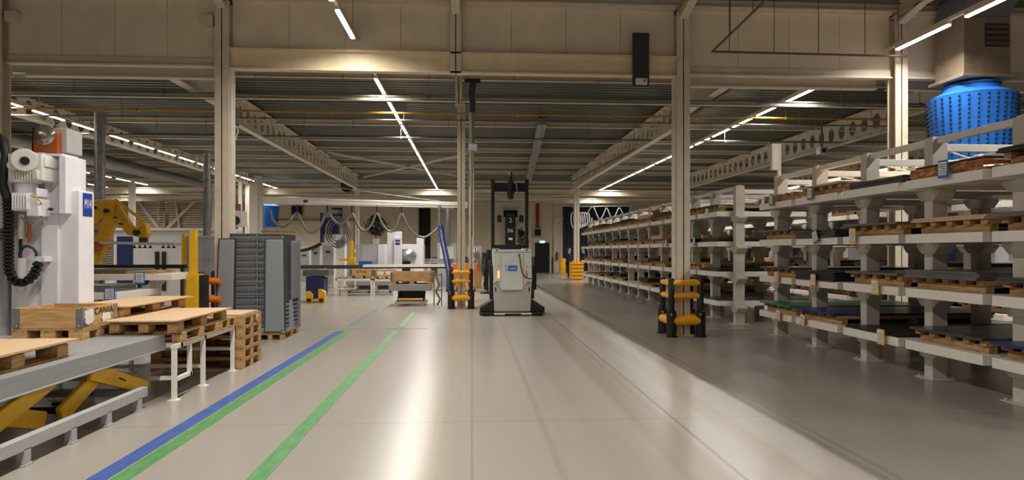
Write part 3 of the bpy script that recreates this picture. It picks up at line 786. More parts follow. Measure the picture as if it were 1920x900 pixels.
# ------------------------------------------------------------------ big fabric air diffuser (right) and its heater box
hb = thing('air_heater', 'brown grey heater box with louvres above the big blue diffuser', 'air heater', (9.33, 11.45, .1))
def heater(hb):
    b = MB(); b.box(-.45, .45, -.4, .32, 4.70, 5.75); b.build('casing', 'heater', hb, .01)
    b = MB(); b.box(-.05, .4, -.42, -.40, 5.2, 5.62); l = b.build('louvre_recess', 'vgrey', hb)
    for k in range(4): MB().prism([(-.45, 5.23 + k * .1), (-.47, 5.23 + k * .1), (-.42, 5.29 + k * .1), (-.40, 5.29 + k * .1)], -.04, .39, 'x').build('louvre', 'heater', l)
    MB().box(-.53, .53, -.48, .40, 4.64, 4.70).build('flange', 'heater', hb, .01)
    MB().prism([(-.45, 5.75), (.45, 5.75), (.7, 6.24), (-.35, 6.24)], -.38, .38, 'y').build('duct', 'dgrey', hb, .01)
heater(hb)
df = thing('ventilation_diffuser', 'big bright blue fabric air diffuser with rows of nozzles above the right rack', 'air diffuser', (9.33, 11.42, 3.2))
R_ = .72
MB().lathe([(.02, 0), (.60, 0), (.62, .03), (.70, 1.22), (.715, 1.25), (.45, 1.38), (.44, 1.49), (.42, 1.50), (.02, 1.50)], (0, 0, 0), 44).build('fabric', 'sock', df, smooth=35)
NZ = []
for i in range(30):
    t = 2 * PI * i / 30; c, s_ = math.cos(t), math.sin(t)
    for j in range(15):
        z = .07 + j * .08; rr = .623 + .078 * z / 1.22; NZ.append((c, s_, rr, z))
NZ.sort(key=lambda n: n[0] * .63 + n[1] * .77 - n[3] * .02)
def noz(b, n):
    c, s_, rr, z = n; return b.cyl((c * (rr - .01), s_ * (rr - .01), z), (c * (rr + .035), s_ * (rr + .035), z - .006), .021, .014, 8)
for n in NZ[:100]: noz(MB(), n).build('nozzle', 'sockdark', df, smooth=40)
nz = MB()
for n in NZ[100:]: noz(nz, n)
nz.build('nozzle', 'sockdark', df, smooth=40)['kind'] = 'stuff'
MB().lathe([(.455, 1.44), (.455, 1.47)], (0, 0, 0), 30).build('collar', 'navy', df)
p = P(499, 405, 38)
df2 = [o for o in df.children]
d2 = dup(df, (p.x, p.y, 3.0), 0, 'smaller looking blue fabric diffuser far off beside the grey pillar at left')

for o in list(d2.children):
    if o.name.startswith('nozzle') and 'kind' not in o: bpy.data.objects.remove(o)
# ------------------------------------------------------------------ near left: lift table
t = thing('lift_table', 'long grey steel lift table on yellow scissor legs at the near left', 'lift table', (-4.15, 5.5, 0))
b = MB(); b.box(-.85, .85, -2.6, 1.62, .54, .70); b.box(-.86, .86, -2.6, 1.63, .535, .55); b.build('table_top', 'steel', t, .006)
def arm(y0, z0, y1, z1, x, m='yellow'):
    o = MB(); a = Vector((x, y0 - 5.5, z0)); c = Vector((x, y1 - 5.5, z1))
    o.bar(a, c, .05, .15); return o
for x in (.62, -.62):
    for (y0, z0, y1, z1) in ((4.62, .2, 5.62, .52), (5.72, .18, 6.45, .5)):
        arm(y0, z0, y1, z1, x).build('scissor_arm', 'yellow', t, .012)
    for (y0, z0, y1, z1) in ((4.6, .5, 5.62, .17), (6.05, .5, 7.05, .14)):
        arm(y0, z0, y1, z1, x - .07 * (1 if x > 0 else -1) + (.13 if y0 > 6 and x > 0 else 0)).build('scissor_arm', 'yellow', t, .012)
MB().bar((.7625, .88, .375), (.7625, 1.0, .325), .002, .018).build('worn_mark', 'ink', t)
MB().cyl((-.6, 5.85 - 5.5, .2), (.6, 5.85 - 5.5, .2), .03, n=10).build('axle', 'blackm', t)
MB().cyl((-.3, 5.7 - 5.5, .2), (-.1, 6.5 - 5.5, .4), .04, n=10).build('ram', 'blackm', t)
MB().tube([(.3, 1.1, .3), (.35, 1.2, .18), (.3, 1.0, .12), (.2, .8, .15)], .02).build('hydraulic_hose', 'rubber', t, smooth=60)
fr = MB()
for x in (-.8, .8): fr.box(x - .025, x + .05, -2.6, 1.25, .12, .215)
for y in (-2.2, 1.2): fr.box(-.8, .8, y - .03, y + .03, .13, .2)
fr.build('base_rail', 'ltgrey', t, .004)
for y in (4.0, 4.45, 4.98, 5.54, 6.06, 6.6):
    for x in (-.8, .8):
        b = MB(); b.box(x - .01, x + .05, y - 5.5 - .035, y - 5.5 + .035, .015, .13); b.box(x - .03, x + .06, y - 5.5 - .05, y - 5.5 + .05, 0, .015); b.build('foot', 'ltgrey', t)

# wooden pallets
def pallet_proto(name, label, w=1.2, d=.8, h=.144, n=7):
    """w along x, d along y; stringers run along x, blocks"""
    t = thing(name, label, 'pallet')
    b = MB()
    for i in range(n):
        y = -d / 2 + .06 + (d - .12) * i / (n - 1); b.box(-w / 2, w / 2, y - .052 * d / .8 * 7 / n, y + .052 * d / .8 * 7 / n, h - .022, h)
    for x in (-w / 2 + .07, 0, w / 2 - .07): b.box(x - .07, x + .07, -d / 2, d / 2, h - .044, h - .022)
    b.build('deck', 'wood2', t, .003)
    for x in (-w / 2 + .07, 0, w / 2 - .07):
        for y in (-d / 2 + .06, 0, d / 2 - .06):
            box(x - .07, x + .07, y - .06, y + .06, .02, h - .044).build('block', 'wood', t, .004)
    for y in (-d / 2 + .06, 0, d / 2 - .06): box(-w / 2, w / 2, y - .06, y + .06, 0, .02).build('runner', 'wood2', t)
    return t
PL = pallet_proto('wooden_pallet', 'wooden pallet under the tan board at the near end of the lift table')
PL.location = (-4.02, 5.06, .70); PL.rotation_euler.z = PI / 2; PL.scale = (1, 1.5, .92)
o = tag(box(-.62, .68, -.95, .66, 0, .016).build('hardboard_sheet', 'board', loc=(-4.05, 5.06, .833)), 'tan hardboard sheet on the pallet at the near end of the lift table', 'board')
# half pallet with collar
hp = pallet_proto('half_pallet', 'small pallet under the wooden collar box with torn labels', .68, .64, .12, 6)
hp.location = (-4.24, 7.0, .70)
cb = thing('collar_box', 'open wooden collar box with metal hinges and torn white labels', 'crate', (-4.24, 7.0, .822))
W, D_, H = .33, .31, .2
for (x0, x1, y0, y1) in ((-W, W, -D_, -D_ + .02), (-W, W, D_ - .02, D_), (-W, -W + .02, -D_, D_), (W - .02, W, -D_, D_)):
    box(x0, x1, y0 if y0 != y1 else y0, y1, 0, H).build('side_board', 'wood', cb, .003)
for sx in (-1, 1):
    for sy in (-1, 1):
        b = MB(); x = sx * W; y = sy * D_
        b.box(min(x, x - sx * .06), max(x, x - sx * .06), y - .004 if sy > 0 else y - .006, y + .006 if sy > 0 else y + .004, .001, H - .005)
        b.box(x - .004 if sx > 0 else x - .006, x + .006 if sx > 0 else x + .004, min(y, y - sy * .06), max(y, y - sy * .06), .001, H - .005)
        b.cyl((x, y, .001), (x, y, H), .011, n=8); b.ball((x - sx * .03, y + sy * .008, .02), .016); b.build('hinge', 'galv', cb)
lt = text('lettering', 'SCANIA', .1, 'ink', cb, (W + .004, .04, .145), (PI / 2, 0, PI / 2), sx=1.15)
random.seed(5)
for (yc, zc, ww, hh) in ((-.2, .1, .13, .14), (.1, .08, .14, .08)):
    pts = []
    for k in range(20):
        a = 2 * PI * k / 20; r = .62 / max(abs(math.cos(a)), abs(math.sin(a))) * random.uniform(.72, 1.0); pts.append((yc + ww * r * math.cos(a), zc + hh * r * math.sin(a)))
    MB().prism(pts, W + .006, W + .009, 'x').build('torn_label', 'paper', cb)
# frame table beyond the lift table
t = thing('frame_stand', 'white painted steel frame stand holding pallets beyond the lift table', 'stand', (-3.15, 7.8, 0))
b = MB(); b.box(-.05, 0, -.78, 1.0, .55, .60); b.box(-1.35, -1.3, -.64, 1.0, .55, .60)
for y in (-.62, 0, .95): b.box(-1.35, 0, y - .025, y + .025, .55, .60)
b.build('top_frame', 'rack', t, .003)
for x in (-.025, -1.325):
    for y in ((-.75 if x > -1 else -.62), -.02, .92):
        l = MB(); l.box(x - .022, x + .022, y - .022, y + .022, .01, .56); l.box(x - .05, x + .05, y - .05, y + .05, 0, .01); l.build('leg', 'rack', t)
    l = MB(); l.box(x - .02, x + .02, -.73, -.35, .2, .24); l.box(x - .02, x + .02, -.4, -.36, .2, .56); l.build('bracket', 'rack', t)
for q_ in ((-.66, -.62, .2, .24), (.9, .94, .28, .32), (-.04, 0, .22, .26)): box(-1.32, -.03, *q_).build('cross_bar', 'rack', t)
def pal(x, y, z, rz, label, sc=(1, 1, 1)):
    o = dup(PL, (x, y, z), rz, label); o.scale = sc; return o
pal(-3.5, 7.68, .60, PI / 2, 'lower pallet on the frame stand, nearer end, below the front tan board', (.88, .9, .85))
pal(-3.5, 8.5, .60, PI / 2, 'lower pallet on the frame stand, farther end next to the pallet stack', (.46, .9, .85))
pal(-3.5, 7.75, .723, PI / 2, 'upper pallet directly below the front tan board on the frame stand', (1.15, .88, .85))
tag(box(-.38, .38, -.78, .78, 0, .014).build('hardboard_sheet', 'board', loc=(-3.5, 7.76, .846)), 'tan hardboard sheet on pallets on the frame stand, the front one', 'board')
pal(-4.2, 8.0, .60, PI / 2, 'bottom pallet of the rear pile on the frame stand', (1.05, .78, .85))
pal(-4.2, 8.0, .723, PI / 2, 'middle pallet of the rear pile on the frame stand', (1.05, .78, .85))
pal(-4.2, 8.16, .846, PI / 2, 'top pallet under the rear tan board on the frame stand', (1.3, .78, .85))
tag(box(-.32, .4, -.8, .85, 0, .014).build('hardboard_sheet', 'board', loc=(-4.2, 8.16, .969)), 'tan hardboard sheet lying highest at the rear of the frame stand', 'board')
for k in range(5):
    pal(-3.68, 9.2, .145 * k, 0, '%s pallet from the floor in the stack beside the frame stand' % ORD[k], (1, .95, 1))
tag(box(-.6, .58, -.36, .36, 0, .012).build('hardboard_sheet', 'board', loc=(-3.7, 9.2, .726)), 'thin tan board on top of the five pallet stack', 'board')
o = thing('paper_roll', 'small pale roll tucked into the top of the five pallet stack', 'roll', (-3.1, 9.42, .64)); MB().cyl((-.1, 0, 0), (.03, 0, 0), .06, n=16).build('roll', 'board', o, smooth=40); MB().cyl((.031, 0, 0), (.033, 0, 0), .02, n=12).build('core', 'wood2', o)

# ------------------------------------------------------------------ grey plastic tray stack
for x in (-4.15, -3.62):
    o = dup(PL, (x, 12.22, 0), PI / 2, 'wooden pallet under the grey tray stack, %s half' % ('column side' if x < -4 else 'aisle side')); o.scale = (.82, .62, .85)
t = thing('tray_stack', 'tall stack of nested grey plastic trays with smooth corner panels on pallets', 'tray stack', (-3.9, 12.2, .124))
box(-.46, .52, -.46, .46, 0, .09).build('base_tray', 'grey', t, .015)
for k in range(15):
    z = .1 + k * .113
    b = MB()
    for x0, x1 in ((-.44, .035), (.05, .5)):
        b.prism([(x0, z), (x1, z), (x1, z + .05), (x1 - .04, z + .085), (x0 + .04, z + .085), (x0, z + .05)], -.40, .40, 'y')
        b.box(x0 + .02, x1 - .02, -.43, .43, z + .085, z + .105)
    b.cur = 1; b.box(-.45, .505, -.385, .385, z - .01, z + .1); b.cur = 0  # charcoal core paints shade into the recesses between the trays
    b.box(.03, .055, -.43, -.40, z, z + .113)
    b.build('tray', ['dgrey', 'vgrey'], t, .006)
def slab(pts, y0, y1):
    o = MB().prism(pts, y0, y1, 'y').build('corner_panel', 'grey', t, .02)
    cx = sum(p[0] for p in pts) / 4; cz = sum(p[1] for p in pts) / 4
    MB().prism([(p[0] + (.014 if p[0] > cx else -.014), p[1] + (.014 if p[1] > cz else -.0)) for p in pts], y0 + .012, y1 + .01, 'y').build('rim', 'vgrey', o)
slab([(-.66, .02), (-.36, .02), (-.33, 1.68), (-.60, 1.68)], -.50, -.44)
slab([(.20, .02), (.54, .02), (.52, 1.68), (.21, 1.68)], -.50, -.44)
b = MB(); b.prism([(-.5, .0), (.1, .0), (.1, .06), (-.5, .06)], .49, .55, 'x'); b.build('side_lip', 'grey', t)
MB().prism([(.02, .56), (.44, .56), (.46, 1.66), (.04, 1.66)], .50, .55, 'x').build('corner_panel', 'dgrey', t, .02)
MB().prism([(.44, .0), (.5, .0), (.5, 1.68), (.44, 1.68)], .45, .57, 'x').build('corner_panel', 'dgrey', t, .01)
for k in range(6):
    z = .1 + k * .075
    for y0, y1 in ((-.36, -.14), (.14, .4)): box(.48, .535, y0, y1, z, z + .035).build('side_fin', 'dgrey', t)
MB().prism([(-.14, .05), (.16, .05), (.06, .56), (-.04, .56)], .49, .54, 'x').build('side_wedge', 'grey', t, .008)

# ------------------------------------------------------------------ M14 machine
m = thing('panel_machine', 'tall white machine with motor, cable chain and blue M14 sign', 'machine', (-4.86, 7.7, 0))
def LX(px, y=0): d = 7.37 + y; return (px - 960) / F * d * CA + d * SA + 4.86
def LZ(py, y=0): return 1.6 + (470 - py) / F * (7.37 + y)
def LP(px, py, y): return (LX(px, y), y, LZ(py, y))
def mbox(b, px0, px1, py0, py1, y0, y1): return b.box(LX(px0, y0), LX(px1, y0), y0, y1, LZ(py1, y0), LZ(py0, y0))
b = MB(); b.box(LX(20), LX(80), .02, .5, 0, LZ(285)); b.build('column', 'white', m, .012)
b = MB(); b.box(LX(80), LX(111), -.04, .5, 0, LZ(422)); b.box(LX(80), LX(111), .06, .5, 1.8, LZ(288)); b.build('front_column', 'white', m, .01)
b = MB(); mbox(b, 82, 114, 287, 292, -.1, .2); mbox(b, 82, 88, 292, 400, -.02, .2); mbox(b, 108, 120, 292, 400, -.12, .2); mbox(b, 88, 108, 292, 400, .04, .2); b.build('hood_bracket', 'white', m, .006)
b = MB(); b.box(LX(110), LX(145), .0, .3, 0, LZ(356)); sb = b.build('sign_cabinet', 'white', m, .012)
XS = LX(145)
box(XS + .001, XS + .005, .07, .25, LZ(404), LZ(360)).build('sign_plate', 'blue', sb); text('lettering', 'M14', .155, 'paper', sb, (XS + .007, .16, LZ(381)), (PI / 2, 0, PI / 2), sx=.5)
b = MB(); mbox(b, 15, 76, 288, 338, -.28, .03); mbox(b, 68, 82, 292, 312, -.25, .02)
b.cyl(LP(45, 300, -.36), LP(45, 300, -.27), .125, n=26); b.cyl(LP(24, 310, -.34), LP(24, 310, -.27), .055, n=18)
for k in range(7): mbox(b, 23 + k * 5, 26 + k * 5, 318, 338, -.31, -.27)
mbox(b, 58, 68, 318, 336, -.32, -.2)
g = b.build('gearbox', 'offwhite', m, .01, smooth=40); MB().cyl(LP(45, 301, -.375), LP(45, 301, -.355), .045, n=18).build('shaft_bore', 'blackm', g, smooth=40)
b = MB(); b.cyl(LP(48, 344, -.14), LP(48, 338, -.14), .16, n=26); b.cyl(LP(50, 395, -.14), LP(50, 344, -.14), .11, n=24)
mbox(b, 21, 54, 361, 395, -.3, -.02)
for k in range(6): mbox(b, 21 + k * 5, 24 + k * 5, 363, 393, -.325, -.29)
mbox(b, 48, 70, 372, 405, -.29, -.08); mbox(b, 64, 68, 352, 368, -.28, -.1); b.build('motor', 'white', m, .008, smooth=40)
MB().cyl(LP(40, 448, -.1), LP(40, 402, -.1), .032, n=16).build('cylinder', 'offwhite', m, smooth=40)
MB().cyl(LP(40, 545, -.1), LP(40, 484, -.1), .048, n=18).build('cylinder', 'offwhite', m, smooth=40)
MB().cyl(LP(39, 484, -.1), LP(39, 448, -.1), .016, n=10).build('rod', 'blackm', m, smooth=40)
b = MB(); b.cyl(LP(55, 456, -.1), LP(55, 420, -.1), .018, n=10); b.cyl(LP(55, 444, -.1), LP(55, 436, -.1), .03, n=12); b.build('valve', 'copper', m, smooth=40)
MB().tube([LP(37, 483, -.13), LP(38, 473, -.14), LP(44, 463, -.15), LP(52, 461, -.15), LP(62, 466, -.15), LP(67, 474, -.14), LP(68, 484, -.12)], .016, 8).build('air_hose', 'vgrey', m, smooth=60)
MB().tube([LP(40, 408, -.25), LP(48, 416, -.3), LP(62, 418, -.3), LP(74, 412, -.25), LP(78, 398, -.1)], .008, 8).build('cable', 'pipe', m, smooth=60)
MB().tube([LP(56, 366, -.32), LP(66, 370, -.34), LP(74, 378, -.3), LP(77, 385, -.2)], .008, 8).build('cable', 'tagy', m, smooth=60)
MB().cyl(LP(72, 393, -.15), LP(92, 392, -.15), .01, n=8).build('lever', 'ltgrey', m); MB().ball(LP(93, 392, -.15), .02, (1.5, 1, .9)).build('knob', 'black', m, smooth=60)
b = MB(); mbox(b, 65, 82, 481, 491, -.16, -.03); b.build('bracket', 'white', m, .004)
cc = [LP(15, 372, -.22), LP(17, 400, -.22), LP(17, 500, -.22), LP(20, 515, -.22), LP(27, 526, -.22), LP(37, 531, -.22), LP(48, 529, -.22), LP(58, 521, -.22), LP(66, 509, -.22), LP(71, 492, -.22)]
cm = MB()
def dens(pts, s):
    out = [Vector(pts[0])]
    for a, b2 in zip(pts, pts[1:]):
        a = Vector(a); b2 = Vector(b2); n = max(1, int((b2 - a).length / s))
        out += [a.lerp(b2, (i + 1) / n) for i in range(n)]
    return out
dp = dens(cc, .04)
for a, b2 in zip(dp, dp[1:]):
    mid = (a + b2) / 2; dd_ = (b2 - a).normalized() * .016
    cm.bar(mid - dd_, mid + dd_, .085, .06, up=(0, 1, 0)); cm.bar(a - dd_ * .4, b2 + dd_ * .4, .07, .03, up=(0, 1, 0))
    cm.bar(mid - dd_ * .6, mid + dd_ * .6, .05, .075, up=(0, 1, 0))
cm.build('cable_chain', 'rubber', m)
b = MB(); b.tube([LP(-30, 262, -.05), LP(-8, 250, -.15), LP(6, 262, -.2), LP(12, 290, -.24), LP(9, 320, -.24), LP(6, 345, -.24), LP(14, 372, -.22)], .045, 8); b.tube([LP(-30, 330, -.05), LP(0, 345, -.15), LP(16, 374, -.22)], .03, 8); b.build('cable_bundle', 'rubber', m, smooth=60)
b = MB(); mbox(b, -60, 10, 380, 428, -.2, .3); b.box(LX(-60), LX(14), -.1, .4, 0, LZ(428)); b.build('control_box', 'ltgrey', m, .01)
for k in range(3): sl = MB(); mbox(sl, 2, 9, 434 + k * 6, 437 + k * 6, -.115, -.1); sl.build('slot', 'black', m)
w_ = thing('lamp_unit', 'orange framed lamp with a shiny disc on top of the white machine', 'lamp', (-4.86, 7.7, LZ(285) + .002))
z0 = LZ(285)
def UB(px0, px1, py0, py1, y0, y1): return MB().box(LX(px0, y0), LX(px1, y0), y0, y1, max(0, LZ(py1, y0) - z0), LZ(py0, y0) - z0)
UB(62, 107, 247, 286, .05, .3).build('orange_housing', 'copper', w_, .012)
ds = MB().lathe([(.02, 0), (.115, 0), (.12, .02), (.09, .04), (.03, .045)], (0, 0, 0), 28).build('disc', 'disc', w_, smooth=40); ds.rotation_euler = (PI / 2, 0, 0); ds.location = (LX(79), .05, LZ(252) - z0)
UB(98, 124, 240, 286, .12, .42).build('grey_housing', 'ltgrey', w_, .012); UB(60, 66, 240, 286, .06, .3).build('black_side', 'black', w_)
for px, zt in ((84, 226), (102, 238)): MB().lathe([(.04, LZ(250) - z0), (.04, LZ(240) - z0), (.025, LZ(238) - z0), (.03, LZ(zt + 4) - z0), (.012, LZ(zt) - z0)], (LX(px), .2, 0), 14).build('fitting', 'galv', w_, smooth=40)

# galvanised vertical ducts
def duct(px, w, y0, y1, d, label):
    p = P(px, 470, d); r = w / F * d / 2
    o = thing('ventilation_duct', label, 'duct', (p.x, p.y, 0))
    z0, z1 = EYE + (470 - y1) / F * d, EYE + (470 - y0) / F * d
    b = MB(); b.cyl((0, 0, z0), (0, 0, z1), r, n=22); b.build('tube', 'galv', o, smooth=40)
    b = MB(); k = z0 + .7
    while k < z1: b.cyl((0, 0, k), (0, 0, k + .03), r * 1.06, n=22); k += 1.2
    b.build('seam_ring', 'galv', o, smooth=40); return o
duct(187, 18, 212, 600, 15.5, 'shiny galvanised vertical duct behind the M14 machine')
duct(388, 13, 288, 520, 17.5, 'thinner galvanised vertical duct standing left of the left column')
duct(840, 8, 382, 457, 29, 'narrow galvanised pipe standing on the grey electrical cabinet')
duct(824, 6, 385, 422, 27, 'short thin steel pipe above the blue hose')

# ------------------------------------------------------------------ robot
D0 = 13.5
rob = thing('robot_arm', 'yellow industrial robot arm reaching over the white cabinets behind M14', 'robot', P(185, 640, D0) * 1.0)
rob.location.z = 0; RO = rob.location.copy()
def R(px, py, dd=0): return P(px, py, D0 + dd) - RO
def link(name, pts, m='robot', th=.24, bev=.02):
    """plate link: outline of photo bearings extruded across its own thickness"""
    base = [R(x, y) for x, y in pts]; u = Vector((SA, CA, 0)) * th / 2
    b = MB(); n = len(base); b.add([p - u for p in base] + [p + u for p in base], [list(range(n)), list(range(2 * n - 1, n - 1, -1))] + [(i, n + i, n + (i + 1) % n, (i + 1) % n) for i in range(n)])
    return b.build(name, m, rob, bev)
def pin(name, px, py, r, m, th=.3):
    c = R(px, py); u = Vector((SA, CA, 0)) * th / 2
    return MB().cyl(c - u, c + u, r, n=20).build(name, m, rob, smooth=40)
MB().cyl((0, 0, 0), (0, 0, .75), .32, .26, 24).build('base', 'robot', rob, smooth=40)
link('lower_arm', [(163, 500), (184, 503), (200, 462), (222, 408), (216, 391), (202, 392), (190, 430), (172, 470)], th=.16)
link('shoulder', [(165, 376), (213, 374), (222, 384), (218, 400), (205, 402), (190, 414), (182, 430), (168, 432)], th=.2)
link('upper_arm', [(205, 376), (222, 380), (246, 418), (258, 432), (270, 437), (268, 446), (240, 440), (222, 416), (203, 396)], th=.12)
MB().bar(R(216, 374, -.15), R(272, 417, -.15), .05, .045).build('link_rod', 'robot', rob)
MB().bar(R(255, 430, -.15), R(270, 418, -.15), .05, .05).build('link_rod', 'robot', rob)
pin('joint', 207, 396, .045 * 1.0, 'blackm', .34); pin('joint', 183, 462, .1, 'blackm', .42); pin('joint_cap', 190, 463, .075, 'copper', .5); pin('joint', 185, 390, .03, 'blackm', .32); pin('joint', 262, 436, .06, 'blackm', .3)
for q_ in ((222, 408), (232, 420), (178, 404), (182, 422), (177, 433)): pin('bolt_hole', q_[0], q_[1], .016, 'blackm', .31)
link('wrist', [(264, 415), (278, 420), (280, 438), (276, 446), (264, 446), (262, 432)], 'robot', .16)
a = R(269, 446); MB().cyl(a, a - Vector((0, 0, .1)), .085, n=18).build('tool_flange', 'black', rob, smooth=40)
a, c = R(196, 455), R(333, 458); gb = MB(); gb.bar(a, c, .3, .06); gp = gb.build('gripper', 'ltgrey', rob)
for px in (252, 262, 272, 282, 306, 316, 326):
    a = R(px, 458); MB().lathe([(.012, 0), (.012, -.04), (.04, -.07), (.045, -.08), (.01, -.08)], a, 12).build('suction_cup', 'black', gp, smooth=40)

# ------------------------------------------------------------------ background machinery at the left
def cab(name, label, cat, px0, px1, py0, dep, d=.8, m='offwhite', bev=.01, y1=None):
    a = P(px0, py0, dep); c = P(px1, py0, dep)
    z0 = 0 if y1 is None else EYE + (470 - y1) / F * dep
    t = thing(name, label, cat, ((a.x + c.x) / 2, a.y, z0)); w = (c.x - a.x) / 2
    box(-w, w, 0, d, 0, a.z - z0).build('body', m, t, bev); t['w'] = w; t['h'] = a.z - z0
    return t
def front(t, name, x0, x1, z0, z1, m, y=-.012, th=.012):
    w, h = t['w'], t['h']; return box(-w + 2 * w * x0, -w + 2 * w * x1, y, y + th, h * z0, h * z1).build(name, m, t)
c = cab('machine_housing', 'long white machine housing with blue door behind the robot arm', 'machine', 213, 420, 432, 18.5, 1.2)
front(c, 'blue_door', .03, .17, .25, .92, 'navy'); front(c, 'seam', .0, 1, .5, .51, 'ltgrey'); front(c, 'black_rail', .37, .40, .2, .72, 'black', -.05, .05); front(c, 'black_rail', .43, .46, .2, .72, 'black', -.05, .05)
b = MB(); a = c['w']; b.box(-a * 1.02, a * 1.02, -.1, 1.2, c['h'], c['h'] + .07); b.build('top_slab', 'white', c)
b = MB(); b.ball((-.45 * a, -.1, .72), .14, (1.3, .6, .9)); b.build('black_head', 'black', c, smooth=60)
p0, p1 = P(170, 500, 12.3), P(345, 500, 12.3); wd = p1.x - p0.x
ct = thing('cable_track', 'black ribbed cable track running across behind the white shelves at left', 'cable track', (p0.x, p0.y, 0))
b = MB()
for k in range(60): b.box(wd * k / 60, wd * (k + .75) / 60, -.04, .06, 1.26, 1.33)
b.box(0, wd, 0, .05, 1.27, 1.315); b.build('chain', 'rubber', ct)
for k in (.1, .5, .95): box(wd * k - .03, wd * k + .03, 0, .06, 0, 1.262).build('leg', 'vgrey', ct)
# white shelf stand with grey sheets
t = thing('shelf_stand', 'low white two level shelf stand with grey sheets behind the collar box', 'shelf', (-6.2, 10.6, 0))
b = MB(); b.box(-1.8, 1.0, -.85, .4, .88, .98); b.build('shelf', 'rack', t, .006); b = MB(); b.box(-1.8, 1.35, .1, 1.2, 1.12, 1.22); b.build('shelf', 'rack', t, .006)
for x, y, h in ((.6, -.3, .88), (.2, -.3, .88), (-1.2, -.3, .88), (.85, .6, 1.12), (-1.2, .6, 1.12)): box(x - .06, x + .06, y - .06, y + .06, 0, h).build('upright', 'rack', t)
MB().prism([(.79, 1.12), (1.02, 1.12), (.91, .98), (.79, .98)], .55, .65, 'y').build('gusset', 'rack', t)
def loose(name, kind, x0, x1, y0, y1, z0, h, label, n=1):
    b = MB()
    for i in range(n): b.box(x0 + .01 * (i % 3), x1 - .015 * (i % 2), y0, y1, z0 + h * i / n, z0 + h * (i + 1) / n - .001)
    return tag(b.build(name, kind), label, 'sheet stack')
loose('sheet_stack', 'sheet2', -7.9, -5.35, 9.85, 10.6, .982, .1, 'thick grey sheet stack on the lower level of the left shelf stand', 3)
loose('sheet_stack', 'wood2', -7.8, -5.2, 10.8, 11.6, 1.222, .045, 'wooden boards under the grey sheets on the upper level of the left stand', 2)
loose('sheet_stack', 'sheet2', -7.9, -5.6, 10.75, 11.7, 1.268, .03, 'grey sheets on the upper level of the left shelf stand', 1)
rack_card(10.5, 1.2, 'b', 'blue framed card on the upper level of the left shelf stand'); bl = card['b']
last = [o for o in COL.objects if o.get('label') == 'blue framed card on the upper level of the left shelf stand'][0]
last.location = (-5.35, 10.68, 1.24); last.rotation_euler = (0, 0, PI / 2)
l2 = dup(last, (-5.3, 9.73, 1.04), PI / 2, 'blue framed card on the lower level of the left shelf stand')
# yellow fence posts and mesh panel
f = thing('safety_fence', 'grey safety fence panel with a thin yellow post left of the left column', 'fence', P(345, 470, 13.6)); f.location.z = 0
f0 = f.location.copy(); e = P(413, 470, 13.9) - f0; e.z = 0
MB().box(-.035, .035, -.035, .035, 0, 1.95).build('post', 'yellow', f)
b = MB(); b.bar((.05, .02, 1.9), (e.x, e.y, 1.9), .04, .04); b.bar((.05, .02, .9), (e.x, e.y, .9), .04, .04)
n = 44
for k in range(n + 1): q_ = Vector((.05, .02, 0)).lerp(e, k / n); b.bar((q_.x, q_.y, .9), (q_.x, q_.y, 1.9), .012, .005)
for k in range(14): z = .9 + k / 14; b.bar((.05, .02, z), (e.x, e.y, z), .005, .025)
b.build('mesh_panel', 'fence', f); b = MB(); b.box(.1, .16, -.03, .03, 0, 1.9); b.box(.2, .26, -.03, .03, 0, 1.9); b.build('post', 'ltgrey', f)
p = P(363, 470, 11.0); t = thing('yellow_pillar', 'yellow steel pillar with a wide tapered base near the left column', 'pillar', (p.x, p.y, 0))
MB().box(-.055, .055, -.05, .05, .6, 1.95).build('post', 'yellow', t, .006)
MB().prism([(-.13, 0), (.13, 0), (.13, 1.2), (-.06, 1.2)], -.13, .13, 'y').build('base', 'yellow', t, .01)
box(.13, .22, -.1, .1, 0, 1.18).build('black_cover', 'black', t, .008)

# grey pillar and motor unit
def gcol(px0, px1, dep, ytop, name='steel_column', y1=None):
    a, c = P(px0, ytop, dep), P(px1, ytop, dep); w = c.x - a.x
    struct(box(-w / 2, w / 2, -w / 2, w / 2, 0, a.z).build(name, 'post', loc=((a.x + c.x) / 2, a.y, 0)))
gcol(470, 486, 25, 344); gcol(448, 455, 30, 340); gcol(243, 252, 30, 342); gcol(485, 493, 36, 345); gcol(398, 403, 40, 345)
p = P(448, 415, 22); t = thing('motor_unit', 'white motor with a round dark fan left of the grey pillar', 'motor', (p.x, p.y, 0))
b = MB(); b.box(-.3, .3, -.2, .2, 0, 2.1); b.build('stand', 'ltgrey', t)
b = MB(); b.box(-.22, .22, -.35, .2, 2.42, 2.95); b.build('housing', 'offwhite', t, .03); MB().cyl((0, -.36, 2.62), (0, -.34, 2.62), .16, n=20).build('fan', 'black', t, smooth=40); MB().cyl((-.1, 0, 2.1), (-.1, 0, 2.42), .08).build('stem', 'ltgrey', t); MB().cyl((.05, -.1, 2.95), (.05, -.1, 3.2), .05).build('spigot', 'copper', t)
MB().cyl((.12, -.2, 2.1), (.12, -.2, 2.25), .09, n=16).build('yellow_cap', 'yellow', t, smooth=40)
t = thing('chain_barrier', 'yellow and black striped chain stretched right of the grey pillar', 'chain', P(491, 434, 24.6)); e = P(555, 435, 25.6) - t.location
b = MB(); b2 = MB(); n = 36
for k in range(n): (b if k % 2 else b2).tube([e * (k / n), e * ((k + .95) / n)], .035, 6)
b.build('yellow_link', 'yellow', t, smooth=60); b2.build('black_link', 'black', t, smooth=60)

